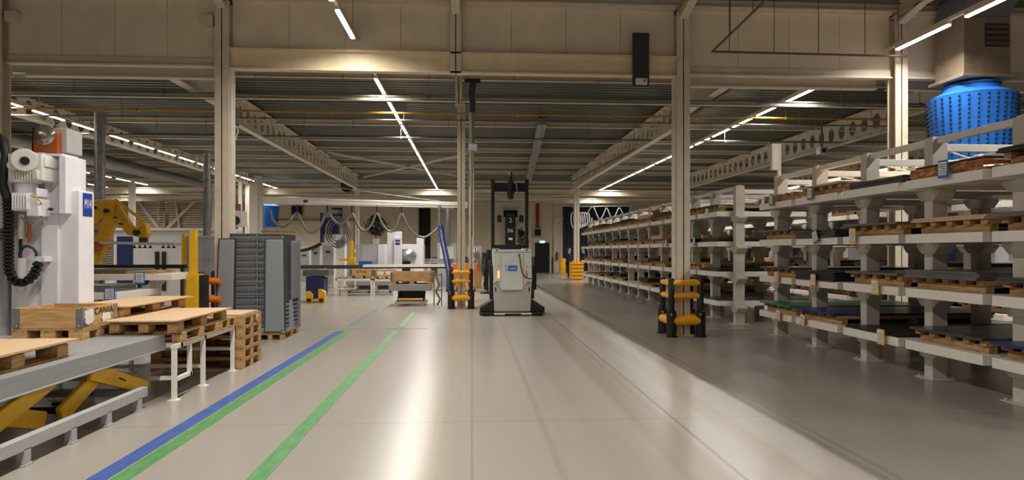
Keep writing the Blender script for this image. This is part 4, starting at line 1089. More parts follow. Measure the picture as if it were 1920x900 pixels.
# crane girder with festoon cable
a, c = P(484, 377, 25), P(876, 383, 27.6)
t = thing('crane_girder', 'white overhead girder carrying a looping hose across the hall', 'crane', a); e = c - a; e.z = 0
t.location.z = 3.56; b = MB(); b.bar((0, 0, 0), e, .12, .26); b.bar((0, 0, -.13), e, .2, .03); b.bar((0, 0, .13), e, .2, .03); b.build('girder', 'rack', t)
k0 = P(870, 385, 27.6) - t.location; MB().bar((e.x * .93, e.y * .93, -.14), (e.x * .97, e.y * .97, -.14), .1, .08).build('trolley', 'blue', t)
MB().bar((e.x * .2, e.y * .2, .0), (e.x * .22, e.y * .22, .02), .14, .1).build('trolley', 'blue', t)
tip = Vector((e.x * .02, e.y * .02, .9)); 
MB().cyl(tip, (e.x * .9, e.y * .9, .1), .015, n=6).build('stay_cable', 'ltgrey', t); MB().box(-.12, .12, -.12, .12, -2.6, .95).build('mast', 'post', t)
def fx(px, py):
    k = (px - 484) / (876 - 484); return P(px, py, 25 + 2.6 * k)
hp_ = [(507, 394), (512, 412), (529, 426), (545, 415), (557.6, 399), (570, 425), (585, 437), (600, 425), (614, 399), (626, 413), (638, 420), (650, 412), (660, 400), (672, 424), (685, 432), (697, 420), (706.6, 400), (718, 422), (731, 434), (743, 424), (752.6, 401), (765, 424), (779, 440), (793, 445), (806, 440), (826, 424)]
def smooth_pts(pts, n=5):
    out = []
    for i in range(len(pts) - 1):
        p0, p1, p2, p3 = pts[max(i - 1, 0)], pts[i], pts[i + 1], pts[min(i + 2, len(pts) - 1)]
        for k in range(n):
            u = k / n; out.append(.5 * ((2 * p1) + (-p0 + p2) * u + (2 * p0 - 5 * p1 + 4 * p2 - p3) * u * u + (-p0 + 3 * p1 - 3 * p2 + p3) * u ** 3))
    out.append(pts[-1]); return out
fh = MB().tube(smooth_pts([fx(*q_) for q_ in hp_]), .048, 8).build('festoon_hose', 'pipe', smooth=60); tag(fh, 'grey hose hanging in even loops below the white girder', 'hose')
for px, py in ((557.6, 399), (614, 399), (660, 400), (706.6, 400), (752.6, 401)):
    q_ = fx(px, py); h = MB(); h.box(q_.x - .03, q_.x + .03, q_.y - .03, q_.y + .03, q_.z - .02, 3.44); h.build('hose_hanger', 'navy', t).matrix_parent_inverse = Matrix.Translation(-t.location)
q0 = fx(826, 422); bh = [q0, P(829, 445, 26.8), P(836, 480, 25.9), P(842, 512, 25.2), P(843, 535, 24.9), P(841, 548, 24.8)]
bh = MB().tube(smooth_pts(bh), [.09] + [.12] * 24 + [.08], 10).build('suction_hose', 'navy', smooth=60); tag(bh, 'thick dark blue sleeved hose drooping beside the left guard', 'hose')

# cable reel machine on white column
c = cab('reel_column', 'white machine column carrying a dark reel of looped cables', 'machine', 629, 646, 440, 28, .5, 'offwhite')
rl = thing('cable_reel', 'dark blue frame with looped grey cables on the white machine column', 'cable reel', P(626, 430, 26.9)); 
b = MB(); b.box(-.5, .2, 0, .4, -.2, .5); b.box(-.55, -.45, -.1, .3, -.55, .7); b.build('frame', 'navy', rl, .02)
b = MB()
for k in range(9):
    pts = []; r = .35 + .035 * k
    for j in range(25): an = 2 * PI * j / 24; pts.append((.15 + .05 * (k % 3) + r * .8 * math.cos(an), -.12 - .02 * k, -.12 + r * math.sin(an) * 1.05))
    b.tube(pts, .022, 6)
b.build('cable_loop', 'pipe', rl, smooth=60)
b = MB(); b.tube([(-.5, -.1, -.6), (-.8, -.1, -.75), (-1.1, -.1, -.85), (-1.4, -.1, -.9), (-1.5, -.1, -1.1)], .07); b.build('arm', 'black', rl, smooth=60)
for px0, px1, py, d, lab, nm in ((583, 600, 455, 27, 'pale slim machine cabinet left of the cable reel', 'machine_cabinet'), (604, 626, 452, 27.5, 'white machine cabinet just below the cable reel arm', 'machine_cabinet'), (560, 580, 462, 29, 'pale low cabinet behind the grey tray stack', 'machine_cabinet')):
    c = cab(nm, lab, 'machine', px0, px1, py, d, .6, 'offwhite'); front(c, 'door', .1, .9, .1, .9, 'ltgrey'); front(c, 'slot', .3, .7, .75, .79, 'black', -.02)
# long rail conveyor
a, c = P(520, 500, 25.3), P(872, 499, 26.5)
t = thing('roller_conveyor', 'long pale conveyor rail running across behind the workbenches', 'conveyor', (a.x, a.y, 0)); e = Vector((c.x - a.x, c.y - a.y, 0))
b = MB(); b.bar((0, 0, .95), e + Vector((0, 0, .95)), .5, .14); b.build('dark_belt', 'vgrey', t); b = MB(); b.bar(e * .45 + Vector((0, -.28, .99)), e + Vector((0, -.28, .99)), .05, .1); b.bar(e * .45 + Vector((0, .28, .99)), e + Vector((0, .28, .99)), .05, .1); b.build('side_rail', 'rack', t)
for k in (.05, .25, .45, .62, .8, .97): l = MB(); l.bar(e * k + Vector((0, -.2, 0)), e * k + Vector((0, -.2, .9)), .1, .1, up=(0, 1, 0)); l.build('leg', 'rack', t)
b = MB()
for k in range(30): q_ = e * (.46 + .54 * k / 30); b.cyl((q_.x, q_.y - .25, 1.0), (q_.x, q_.y + .25, 1.0), .03, n=8)
b.build('roller', 'galv', t)
# yellow jib
p = P(660, 498, 26.2); t = thing('yellow_stand', 'slim bright yellow post with a foot standing on the conveyor', 'post', (p.x, p.y, 1.04)); box(-.07, .05, -.06, .06, 0, .95).build('post', 'yellow', t, .01); box(-.12, .14, -.12, .12, 0, .28).build('foot', 'yellow', t, .02); MB().bar((-.5, 0, .2), (-.1, 0, .18), .05, .1).build('arm', 'amber', t); MB().cyl((.1, 0, .5), (.1, 0, .62), .05).build('knob', 'amber', t)
def tub(name, label, px, py, dep, w, d, h, m):
    p = P(px, py, dep); t = thing(name, label, 'bin', (p.x, p.y, p.z)); b = MB()
    b.box(-w / 2, w / 2, -d / 2, d / 2, 0, .02)
    for x0, x1, y0, y1 in ((-w / 2, w / 2, -d / 2, -d / 2 + .02), (-w / 2, w / 2, d / 2 - .02, d / 2), (-w / 2, -w / 2 + .02, -d / 2, d / 2), (w / 2 - .02, w / 2, -d / 2, d / 2)): b.box(x0, x1, y0, y1, 0, h)
    b.build('shell', m, t, .005); b = MB(); b.box(-w / 2 - .02, w / 2 + .02, -d / 2 - .02, -d / 2, h - .03, h); b.box(-w / 2 - .02, w / 2 + .02, d / 2, d / 2 + .02, h - .03, h); b.build('rim', m, t); return t
tub('plastic_bin', 'bright blue plastic bin on the conveyor beside the white machines', 686, 497, 26.6, .5, .4, .16, 'bin')
# partition, plant, white machines
c = cab('screen_panel', 'low grey screen panel in front of the leafy plant', 'screen', 664, 722, 458, 33, .06, 'fence'); front(c, 'panel', .25, .7, .55, .95, 'ltgrey')
c = cab('machine_cabinet', 'narrow white cabinet at the left of the M14 style white machine', 'machine', 709, 722, 458, 31.5, .7, 'white')
c = cab('panel_machine', 'white machine column with small blue sign in the middle distance', 'machine', 726, 751, 434, 29.5, .6, 'white'); w2 = c['w']
box(w2 * .1, w2 * 1.0 + .06, -.25, 0, 0, 2.22).build('front_box', 'white', c, .01); box(w2 * .3, w2 * 1.0, -.256, -.25, 1.86, 2.1).build('sign_plate', 'blue', c); box(w2 * .32, w2 * .98, -.259, -.256, 1.95, 2.02).build('white_band', 'ltgrey', c); MB().cyl((0, 0, 2.5), (0, 0, 2.65), .06).build('lamp', 'black', c)
c = cab('lathe_machine', 'white and grey lathe with a round grey cover beside white column', 'machine', 753, 794, 458, 31.2, .9, 'white')
b = MB(); b.ball((-c['w'] * .55, -.15, c['h'] * .72), .42, (1.2, .7, .75), 20, 12); b.build('round_cover', 'galv', c, smooth=60); front(c, 'dark_base', 0, .4, 0, .55, 'black', -.05, .05); box(c['w'] * .35, c['w'], 0, .6, c['h'], c['h'] + .3).build('hood', 'white', c, .01)
c = cab('electrical_cabinet', 'grey electrical cabinet with a white notice behind the blue hose', 'cabinet', 820, 856, 456, 29, .5, 'ltgrey'); front(c, 'notice', .15, .85, .62, .93, 'paper')
a, c = P(804, 488, 27.8), P(856, 488, 27.8); wd = c.x - a.x
bs = thing('bar_stand', 'low grey stand carrying steel bars before the electrical cabinet', 'stand', (a.x, a.y, 0))
for x in (.06, wd - .06): box(x - .04, x + .04, -.15, .15, 0, 1.06).build('leg', 'ltgrey', bs)
box(0, wd, -.2, .2, 1.06, 1.1).build('deck', 'ltgrey', bs)
for k in range(3): tag(box(0, wd - .1 * k, -.14, .14, 0, .05).build('steel_bar', 'steel', loc=(a.x + .05 * k, a.y, 1.102 + .052 * k)), '%s grey steel bar of the pile before the electrical cabinet, from below' % ORD[k], 'bar')
p = P(441, 216, 12.6); o = thing('wall_speaker', 'small black speaker on the beam just right of the left column', 'speaker', (p.x, p.y, p.z)); box(-.04, .05, -.1, .1, -.2, .15).build('case', 'black', o, .02); box(-.12, -.04, -.03, .03, -.05, .02).build('bracket', 'pipe', o); MB().tube([(0, 0, -.2), (.06, 0, -.3), (.0, 0, -.5)], .012).build('cable', 'offwhite', o, smooth=60)
p = P(1541, 282, 19.5); o = thing('ceiling_camera', 'small grey camera box under the right castellated beam above the racks', 'camera', (p.x, p.y, p.z)); box(-.13, .13, -.12, .12, -.12, .1).build('case', 'ltgrey', o, .02); MB().cyl((0, -.12, -.02), (0, -.14, -.02), .07, n=16).build('lens', 'black', o, smooth=40); box(-.02, .02, -.02, .02, .1, .9).build('bracket', 'pipe', o)
def plant(label, px, py_top, py_base, dep, w, z0, seed):
    p = P(px, py_top, dep); H_ = p.z - z0; random.seed(seed); t = thing('potted_plant', label, 'plant', (p.x, p.y, z0))
    MB().lathe([(.18, 0), (.24, .4), (.26, .42), (.22, .42), (.2, .36), (.02, .36)], (0, 0, 0), 18).build('pot', 'offwhite', t, smooth=40)
    MB().tube([(0, 0, .3), (.03, 0, .7), (-.02, 0, H_ * .8)], .03).build('trunk', 'wood2', t, smooth=60)
    b = MB()
    for k in range(900):
        a = random.uniform(0, 2 * PI); u = random.random(); r = w * math.sin(PI * (.12 + .8 * u)) * math.sqrt(random.random()); z = .7 + (H_ - .75) * u
        c = Vector((r * math.cos(a), r * math.sin(a), z)); dv = Vector((random.uniform(-1, 1), random.uniform(-1, 1), random.uniform(-.8, .4))).normalized() * .2; sd = dv.cross(Vector((0, 0, 1))).normalized() * .06
        b.add([c, c + dv * .5 + sd, c + dv, c + dv * .5 - sd], [(0, 1, 2, 3)])
    b.build('leaves', 'leaf', t); return t
hb_ = cab('planter_stand', 'tall pale stand carrying the leafy plant before the back wall', 'stand', 697, 712, 460, 41, .5, 'wall')
plant('dark leafy plant on a tall stand before the back wall, behind the hose loops', 705, 402, 460, 41.2, .75, EYE + 10 / F * 41 + .01, 4)
plant('dark leafy plant right of the black mast behind the vehicle', 976, 428, 480, 39, .55, .0, 8)
# round speaker
o = thing('roof_fan', 'round black fan under the roof beam left of the middle', 'fan', P(651, 349, 36)); MB().lathe([(.02, -.15), (.34, -.15), (.36, 0), (.34, .15), (.02, .15)], (0, 0, 0), 24).build('casing', 'black', o, smooth=40); o.rotation_euler.x = PI / 2; MB().lathe([(.02, .155), (.2, .16), (.02, .17)], (0, 0, 0), 20).build('grille', 'vgrey', o, smooth=40); MB().bar((0, .3, 0), (0, .75, 0), .05, .05).build('bracket', 'pipe', o)
p = P(546, 392, 44); o = thing('wall_monitor', 'dark square panel high on the back wall right of the blue diffuser', 'panel', (p.x, YB - .15, p.z)); box(-.42, .42, -.05, .1, -.35, .35).build('frame', 'wood2', o, .02); box(-.36, .36, -.06, -.05, -.29, .29).build('screen', 'dark', o)
p = P(600, 410, YB); struct(box(p.x - 3.6, p.x + 2.6, YB - .35, YB - .05, 0, 3.5).build('wall_screen', 'wall'))
struct(box(p.x - 3.7, p.x + 2.7, YB - .4, YB - .04, 3.5, 3.72).build('trim_7', 'cream'))

# ------------------------------------------------------------------ benches with crates
def bench(label, px0, px1, py_top, dep, d=.7, tray=True):
    a, c = P(px0, py_top, dep), P(px1, py_top, dep); t = thing('workbench', label, 'bench', (a.x, a.y, 0)); w = c.x - a.x; h = a.z
    b = MB(); b.box(0, w, 0, .05, h - .05, h); b.box(0, w, d - .05, d, h - .05, h); b.box(0, .05, 0, d, h - .05, h); b.box(w - .05, w, 0, d, h - .05, h); b.box(.05, w - .05, .05, d - .05, h - .03, h - .012); b.build('top_frame', 'rack', t)
    for x in (.025, w - .025):
        for y in (.025, d - .025): box(x - .025, x + .025, y - .025, y + .025, 0, h - .05).build('leg', 'rack', t)
    if tray:
        b = MB(); b.box(.05, w * .55, .02, .05, h * .38, h * .42); b.box(.05, w * .55, .05, d - .05, h * .38, h * .395); b.box(w * .52, w * .55, 0, .04, h * .38, h - .05); b.build('lower_shelf', 'rack', t)
    b = MB(); b.box(.05, w - .05, d - .04, d, .12, .17); b.build('cross_bar', 'rack', t); return t, w, h
def crate(label, x, y, z, w, d, h, letter=None, rz=0):
    t = thing('collar_box', label, 'crate', (x, y, z), rz); W, D_ = w / 2, d / 2
    for x0, x1, y0, y1 in ((-W, W, -D_, -D_ + .02), (-W, W, D_ - .02, D_), (-W, -W + .02, -D_ + .02, D_ - .02), (W - .02, W, -D_ + .02, D_ - .02)): box(x0, x1, y0, y1, 0, h).build('side_board', 'wood', t, .003)
    for sx in (-1, 1):
        b = MB(); x_ = sx * W; b.box(x_ - .012, x_ + .012, -D_ - .008, -D_ + .05, .0, h - .01); b.box(min(x_, x_ - sx * .07), max(x_, x_ - sx * .07), -D_ - .008, -D_, 0, h - .01); b.build('hinge', 'galv', t)
    if letter: text('lettering', letter, h * .42, 'ink', t, (0, -D_ - .004, h * .62), (PI / 2, 0, 0), sx=1.15)
    return t
t, w, h = bench('pale steel workbench with a lettered crate on it, left of two benches', 629, 697, 523, 22.7); bx, by = t.location.x, t.location.y
pa = pal(bx + .9, by + .38, h, 0, 'pallet under the lettered crate on the left workbench', (.72, .75, .8))
crate('wooden crate with dark lettering on the left workbench', bx + .9, by + .38, h + .118, .82, .6, .22, 'SCANIA')
pal(bx + .12, by + .5, h, .2, 'loose small pallet at the left end of the left workbench', (.35, .6, .6))
tag(box(-.3, .2, -.12, .12, 0, .06).build('wooden_offcut', 'wood', loc=(bx + .55, by + .3, h * .42 + .003), rz=.2), 'wooden offcut lying on the lower shelf of the left workbench', 'wood')
t, w, h = bench('pale workbench right of the lettered crate, carrying a crate with two white notes', 700, 740, 524, 22.9, tray=False); bx, by = t.location.x, t.location.y
pal(bx + .38, by + .38, h, 0, 'pallet under the crate with two white notes', (.62, .75, .75))
cr = crate('wooden crate with two white notes on the right workbench', bx + .38, by + .38, h + .11, .72, .6, .22)
for x0 in (-.25, .06): box(x0, x0 + .22, -.306, -.301, .06, .18).build('paper_note', 'paper', cr)
for i, (px0, px1) in enumerate(((648, 697), (700, 737))):
    a, c = P(px0, 532, 24.2), P(px1, 532, 24.2)
    t = thing('transport_cart', 'grey low transport table behind the workbenches, %s of two' % ('left' if i == 0 else 'right'), 'cart', (a.x, a.y, 0)); w = c.x - a.x
    box(0, w, 0, .8, .28, .45).build('deck', 'steel', t, .01); box(.1, w - .1, .05, .75, .12, .28).build('base', 'vgrey', t)
    for x in (.12, w - .12): MB().cyl((x - .04, .1, .07), (x + .04, .1, .07), .07, n=14).build('wheel', 'black', t, smooth=40)
# lift table with crate
t = thing('lift_table', 'grey lift table with an amber cross rod beside the left guard', 'lift table', (-1.78, 18.65, 0))
box(-.62, .6, 0, .9, .44, .62).build('table_top', 'steel', t, .008); b = MB(); b.box(-.45, .45, .02, .8, .06, .13); b.build('base', 'ltgrey', t, .006)
for x in (-.38, .36): box(x - .03, x + .03, .03, .09, 0, .06).build('foot', 'ltgrey', t)
for x in (-.36, .36): MB().bar((x, .05, .13), (x, .8, .44), .05, .1).build('scissor_arm', 'black', t); MB().bar((x * .88, .8, .13), (x * .88, .05, .44), .05, .1).build('scissor_arm', 'black', t)
MB().cyl((-.36, .05, .19), (.36, .05, .19), .03).build('rod', 'amber', t); box(-.4, .4, .4, .42, .13, .44).build('bellows', 'black', t)
pal(-1.74, 19.1, .62, 0, 'pallet under the long wooden crate on the lift table by the guard', (1, 1, .7))
crate('long wooden crate on pallet on the lift table left of the guard', -1.74, 19.1, .723, 1.2, .8, .26)
t = thing('hose_stand', 'thin grey frame with hoses between the lift table and left guard', 'stand', (-1.0, 18.7, 0)); b = MB()
for x in (-.1, .12): b.bar((x, 0, 0), (x, 0, .95), .03, .03, up=(0, 1, 0))
b.bar((-.1, 0, .9), (.12, 0, .9), .03, .03); b.bar((-.1, 0, .45), (.12, 0, .45), .03, .03); b.build('frame', 'pipe', t); MB().tube([(-.05, -.05, .9), (.05, -.08, .6), (-.04, -.06, .4), (.08, -.06, .2), (.0, -.05, .03)], .03).build('hose', 'pipe', t, smooth=60)
# pallet truck
t = thing('pallet_truck', 'dark blue pallet truck with yellow wheel covers beside the tray stack', 'pallet truck', P(592, 568, 19.7)); t.location.z = 0
b = MB(); b.prism([(-.3, .12), (.2, .12), (.24, .3), (.24, .75), (.1, .8), (-.3, .8)], 0, .6, 'y'); b.build('body', 'navy', t, .02)
for x0, z1 in ((-.27, .36), (.1, .42)): MB().prism([(x0, 0), (x0 + .2, 0), (x0 + .2, z1 - .1), (x0 + .1, z1), (x0, z1)], -.12, .12, 'y').build('wheel_cover', 'yellow', t, .015); MB().cyl((x0 + .04, -.13, .09), (x0 + .16, -.13, .09), .05).build('wheel', 'black', t, smooth=40)
MB().box(-.2, .2, -.1, -.05, .05, .1).build('cross_bar', 'yellow', t)
tag(MB().box(-.4, .38, .05, .8, .82, 1.0).build('grey_bale', 'sheet2', loc=t.location), 'grey block of material on top of the dark blue pallet truck', 'block')
# items behind the left guard / next to the vehicle
t = thing('waste_cart', 'orange bin cart behind the left guard', 'cart', P(872, 530, 25)); t.location.z = 0
b = MB(); b.prism([(-.4, .5), (.4, .5), (.5, 1.1), (-.5, 1.1)], 0, .7, 'y'); b.build('bin', 'orange', t, .02); box(-.4, .4, .05, .65, .12, .2).build('frame', 'amber', t)
for x in (-.34, .34): MB().cyl((x, .1, .06), (x + .06, .1, .06), .06).build('wheel', 'black', t, smooth=40); box(x, x + .04, .05, .1, .12, .5).build('strut', 'amber', t)
MB().prism([(-.35, 1.1), (-.05, 1.1), (-.2, 1.55)], .2, .5, 'y').build('red_flap', 'red', t); MB().lathe([(.1, 1.1), (.1, 1.3), (.02, 1.34)], (.2, .3, 0), 14).build('blue_can', 'bin', t, smooth=40)
c = cab('press_machine', 'grey machine with a shiny spindle left of the vehicle mast', 'machine', 877, 903, 461, 27, .7, 'ltgrey'); MB().lathe([(.1, 1.1), (.16, 1.2), (.1, 1.3), (.16, 1.45), (.12, 1.6), (.05, 1.75)], (0, -.2, 0), 16).build('spindle', 'galv', c, smooth=40); front(c, 'dark_base', 0, 1, 0, .55, 'wood2', -.02)
p = P(917, 480, 24); t = thing('office_chair', 'dark swivel stool just left of the vehicle', 'stool', (p.x - .05, p.y, 0)); MB().ball((0, 0, 1.45), .22, (1, .6, .9)).build('backrest', 'black', t, smooth=60); box(-.2, .2, -.2, .2, .98, 1.06).build('seat', 'navy', t, .03); MB().cyl((0, 0, .05), (0, 0, .98), .03).build('column', 'black', t); MB().lathe([(.28, 0), (.28, .04), (.02, .08)], (0, 0, 0), 16).build('base', 'black', t, smooth=40); MB().bar((0, .15, 1.0), (0, .12, 1.4), .04, .04).build('back_bar', 'black', t)
# tall stacker behind the vehicle
p = P(957, 470, 36); t = thing('reach_truck', 'dark forklift mast with white number 2 behind the driverless vehicle', 'forklift', (p.x, p.y, 0))
b = MB(); b.box(-.42, -.28, 0, .15, 0, 3.5); b.box(.28, .42, 0, .15, 0, 3.5); b.build('mast_rail', 'pipe', t); b = MB(); b.box(-.22, .22, -.05, .1, .2, 3.7); b.build('mast_cover', 'blackm', t)
b = MB(); b.box(-.6, .6, .2, 1.8, .15, 1.3); b.build('body', 'vgrey', t, .05)
for s in (-1, 1): MB().box(s * .62 - .12, s * .62 + .12, -.05, .2, 3.2, 3.6).build('head_lamp', 'black', t, .03); MB().cyl((s * .5 - .08, .4, .16), (s * .5 + .08, .4, .16), .16, n=18).build('wheel', 'rubber', t, smooth=40)
text('lettering', '2', .36, 'paper', t, (0, -.055, 3.3), (PI / 2, 0, 0)); text('lettering', '36', .3, 'paper', t, (-.02, -.055, 2.72), (PI / 2, 0, 0), sx=1.3); box(-.1, .12, -.056, -.05, 2.2, 2.32).build('sticker', 'paper', t)
# orange boxes round the far column
p = P(1083, 524, 35); 
struct(hcol(p.x, p.y + .4, 0, 5.05, .3))
t = thing('column_box', 'orange slatted protection box around the far column by the two people', 'column guard', (p.x, p.y, 0))
for k in range(5): b = MB(); b.box(-.34, .34, 0, .18, .04 + k * .2, .2 + k * .2); b.build('panel', 'amber', t, .01)
for k in range(4): box(-.3, .3, .02, .18, .2 + k * .2, .24 + k * .2).build('gap', 'black', t)
for s in (-1, 1): box(s * .34 - .03 * (s > 0), s * .34 + .03 * (s < 0), .18, .75, .04, 1.0).build('side_panel', 'amber', t)
# spiral hoses
def coil(label, px0, px1, py, dep, r, turns, m='ltgrey', py1=None, tail=None):
    a, c = P(px0, py, dep), P(px1, py1 or py, dep + .5); pts = []
    n = int(turns * 16)
    for i in range(n + 1):
        k = i / n; q_ = a.lerp(c, k); an = 2 * PI * turns * k; rr = r * (1 - .35 * k); pts.append(q_ + Vector((.35 * rr * math.cos(an), .5 * rr * math.sin(an), rr * math.sin(an) * 1.0)) + Vector((0, 0, -rr)))
    if tail: pts += [P(*tq) for tq in tail]
    o = MB().tube(pts, .035, 7).build('spiral_hose', m, smooth=60); tag(o, label, 'hose'); return o
coil('pale spiral hose bunched up before the dark blue door', 1074, 1106, 398, 38.4, .55, 7)
hz = [P(1100, 402, 39), P(1106, 392, 39), P(1112, 388, 39), P(1118, 400, 39), P(1124, 412, 39), P(1131, 404, 39), P(1137, 390, 39), P(1143, 402, 39), P(1148, 414, 39), P(1154, 404, 39), P(1161, 390, 39), P(1168, 400, 39)]
tag(MB().tube(smooth_pts(hz), .04, 8).build('festoon_hose', 'ltgrey', smooth=60), 'pale hose looping over the far end of the long rack', 'hose')
tag(MB().tube(smooth_pts([P(1104, 400, 38.6), P(1105, 420, 38.6), P(1104, 435, 38.6), P(1106, 450, 38.6)]), .045, 8).build('hanging_hose', 'ltgrey', smooth=60), 'pale hose hanging straight down before the dark blue door', 'hose')
tag(MB().cyl(P(1070, 388, 38.5), P(1215, 386, 39.5), .03, n=8).build('hose_rail', 'pipe', smooth=50), 'thin rail carrying the pale hoses before the dark blue door', 'rail')
# far things seen through the racks on the right
for i, (px0, px1, py, dep, m, lab) in enumerate(((1865, 1935, 430, 21, 'offwhite', 'white machine cabinet with switches far right behind the racks'), (1700, 1745, 430, 24, 'white', 'white cabinet seen between the rack posts at right'), (1440, 1480, 440, 27, 'white', 'pale cabinet behind the racks near the far rack end post'), (1590, 1650, 445, 27, 'offwhite', 'wide pale cabinet behind the racks in the middle'))):
    c = cab('machine_cabinet', lab, 'machine', px0, px1, py, dep, .8, m); front(c, 'door', .05, .95, .08, .9, 'white'); front(c, 'switch_panel', .4, .6, .55, .7, 'ltgrey', -.03)
t = thing('pallet_rack', 'white pallet rack with blue bins far right behind the near rack', 'storage rack', P(1765, 470, 22)); t.location.z = 0
for x in (-.95, .95):
    for y in (0, .9): box(x - .05, x + .05, y - .05, y + .05, 0, 2.2).build('upright', 'rack', t)
    MB().bar((x, 0, .3), (x, .9, 1.4), .03, .03).build('brace', 'rack', t)
for z in (.5, 1.2, 1.9): box(-.95, .95, -.03, .93, z - .08, z).build('shelf', 'rack', t)
lx, ly = t.location.x, t.location.y
for k, z in enumerate((.5, 1.2)):
    b = thing('plastic_bin', 'large dark blue bin on the far pallet rack, %s shelf' % ('lowest' if k == 0 else 'middle'), 'bin', (lx, ly + .45, z + .002)); MB().prism([(-.6, 0), (.6, 0), (.66, .45), (-.66, .45)], -.35, .35, 'y').build('shell', 'navy', b, .02); box(-.7, .7, -.38, .38, .45, .48).build('lid', 'bin', b)

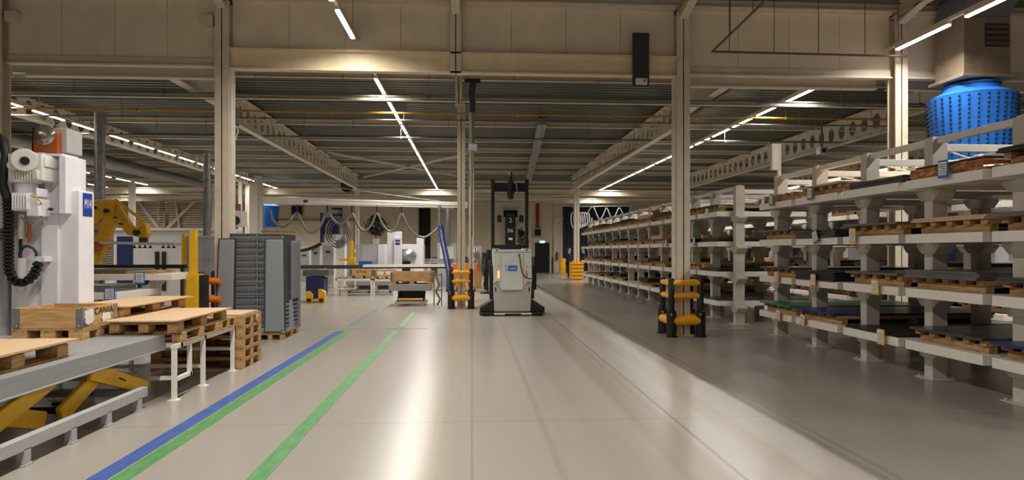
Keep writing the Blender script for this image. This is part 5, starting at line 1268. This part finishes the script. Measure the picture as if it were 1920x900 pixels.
# ------------------------------------------------------------------ people
def skin_mesh(name, verts, edges, radii, m, parent, root=0, sub=2):
    me = bpy.data.meshes.new(name); me.from_pydata(verts, edges, []); o = bpy.data.objects.new(name, me); COL.objects.link(o); o.parent = parent
    md = o.modifiers.new('skin', 'SKIN'); md.use_smooth_shade = True
    for i, r in enumerate(radii): s = me.skin_vertices[0].data[i]; s.radius = r if isinstance(r, tuple) else (r, r); s.use_root = (i == root)
    o.modifiers.new('sub', 'SUBSURF').levels = sub; o.modifiers['sub'].render_levels = sub; me.materials.append(M[m]); return o
def person(label, loc, rz, pose, hairm='hair'):
    t = thing('person', label, 'person', loc, rz)
    V = [(0, 0, .95), (0, 0, 1.15), (0, -.01, 1.36), (0, 0, 1.45), (0, -.01, 1.51), (0, -.015, 1.60), (0, -.012, 1.68), (0, -.005, 1.74)]
    E = [(0, 1), (1, 2), (2, 3), (3, 4), (4, 5), (5, 6), (6, 7)]; Rr = [(.125, .09), (.12, .085), (.13, .08), (.06, .06), (.062, .07), (.088, .105), (.09, .112), (.06, .07)]
    for s in (-1, 1):
        i = len(V); V += [(s * .1, 0, .88), (s * .1, -.01, .5), (s * .1, .02, .09), (s * .11, -.13, .04)]; E += [(0, i), (i, i + 1), (i + 1, i + 2), (i + 2, i + 3)]; Rr += [.095, .062, .045, .035]
        i = len(V); el, wr = pose[s]; sh = (s * .19, 0, 1.38)
        V += [sh, el, wr]; E += [(2, i), (i, i + 1), (i + 1, i + 2)]; Rr += [.06, .045, .03]
        d = (Vector(wr) - Vector(el)).normalized(); u = d.cross(Vector((1, 0, 0))).normalized(); sd = Vector((1, 0, 0))
        pc = Vector(wr) + d * .08; j = len(V); V.append(tuple(pc)); E.append((i + 2, j)); Rr.append((.036, .018))
        for f in range(4):
            L = (.07, .08, .075, .055)[f]; off = sd * ((f - 1.5) * .021); k = len(V)
            V += [tuple(pc + off + d * .03), tuple(pc + off + d * L + u * .01), tuple(pc + off + d * (L + .02) + u * .03)]; E += [(j, k), (k, k + 1), (k + 1, k + 2)]; Rr += [.009, .008, .007]
        k = len(V); V += [tuple(pc - d * .05 + sd * .035 * -s), tuple(pc + sd * .06 * -s + d * .01)]; E += [(i + 2, k), (k, k + 1)]; Rr += [.011, .009]
    skin_mesh('body', V, E, Rr, 'skin', t)
    b = MB(); b.ball((0, -.108, 1.61), .015, (.8, .9, 1.4)); b.build('nose', 'skin', t, smooth=60)
    for s in (-1, 1): MB().ball((s * .08, 0, 1.63), .026, (.4, .8, 1.2)).build('ear', 'skin', t, smooth=60); MB().ball((s * .03, -.098, 1.645), .008, (1.3, .6, .8)).build('eye', 'black', t, smooth=60)
    MB().ball((0, -.094, 1.568), .018, (1.2, .4, .25)).build('mouth', 'red', t, smooth=60)
    MB().ball((0, .022, 1.675), .1, (.93, 1.08, .95), 16, 10).build('hair', hairm, t, smooth=60)
    jv = [(0, 0, .84), (0, 0, 1.0), (0, 0, 1.17), (0, 0, 1.37), (0, .01, 1.46)]; je = [(0, 1), (1, 2), (2, 3), (3, 4)]; jr = [(.19, .15), (.2, .16), (.195, .155), (.2, .145), (.075, .075)]
    for s in (-1, 1): i = len(jv); el, wr = pose[s]; jv += [(s * .19, 0, 1.38), el, tuple(Vector(el).lerp(Vector(wr), .9))]; je += [(3, i), (i, i + 1), (i + 1, i + 2)]; jr += [.075, .058, .045]
    skin_mesh('jacket', jv, je, jr, 'cloth', t)
    tv = [(0, 0, .95)]; te = []; tr = [(.175, .13)]
    for s in (-1, 1): i = len(tv); tv += [(s * .1, 0, .86), (s * .1, -.01, .5), (s * .1, .02, .08)]; te += [(0, i), (i, i + 1), (i + 1, i + 2)]; tr += [.108, .08, .07]
    skin_mesh('trousers', tv, te, tr, 'cloth', t)
    for s in (-1, 1): MB().ball((s * .105, -.05, .05), .06, (.85, 2.1, .82)).build('shoe', 'black', t, smooth=60)
    return t
p = P(1067, 522, 36.9)
person('person in black clothes standing between the yellow bollard and the far column', (p.x, p.y, 0), PI / 2 - .3, {-1: ((-.25, .02, 1.1), (-.24, -.12, .86)), 1: ((.25, 0, 1.1), (.15, -.2, 1.0))})
p = P(1094, 520, 37.6)
person('person in black clothes half hidden behind the orange column box', (p.x, p.y, 0), -PI / 2 + .2, {-1: ((-.25, 0, 1.1), (-.14, -.2, 1.12)), 1: ((.25, .02, 1.1), (.23, -.08, .85))})

# ------------------------------------------------------------------ world, camera, output
w = bpy.data.worlds.new('hall_air'); SC.world = w; w.use_nodes = True
w.node_tree.nodes['Background'].inputs[0].default_value = (.02, .02, .025, 1); w.node_tree.nodes['Background'].inputs[1].default_value = .3
cam = bpy.data.cameras.new('camera'); co = bpy.data.objects.new('camera', cam); COL.objects.link(co)
co.location = (0, 0, EYE); co.rotation_euler = (PI / 2, 0, -ANG)
cam.sensor_width = 36; cam.lens = 36 * F / 1920; cam.shift_y = 20 / 1920; cam.clip_end = 200
SC.camera = co
dgr = bpy.context.evaluated_depsgraph_get()
for o in [o for o in COL.objects if o.type == 'FONT']:
    me = bpy.data.meshes.new_from_object(o.evaluated_get(dgr)); n = bpy.data.objects.new('lettering', me); COL.objects.link(n)
    n.parent = o.parent; n.location = o.location; n.rotation_euler = o.rotation_euler; n.scale = o.scale; bpy.data.objects.remove(o)
for o in list(COL.objects):
    for k in ('w', 'h'):
        if k in o.keys(): del o[k]
vs_ = SC.view_settings; vs_.view_transform = 'Standard'; vs_.look = 'None'; vs_.gamma = 1; vs_.exposure = -.2; vs_.use_curve_mapping = False
SC.cycles.use_denoising = True; SC.cycles.max_bounces = 8; SC.cycles.diffuse_bounces = 5
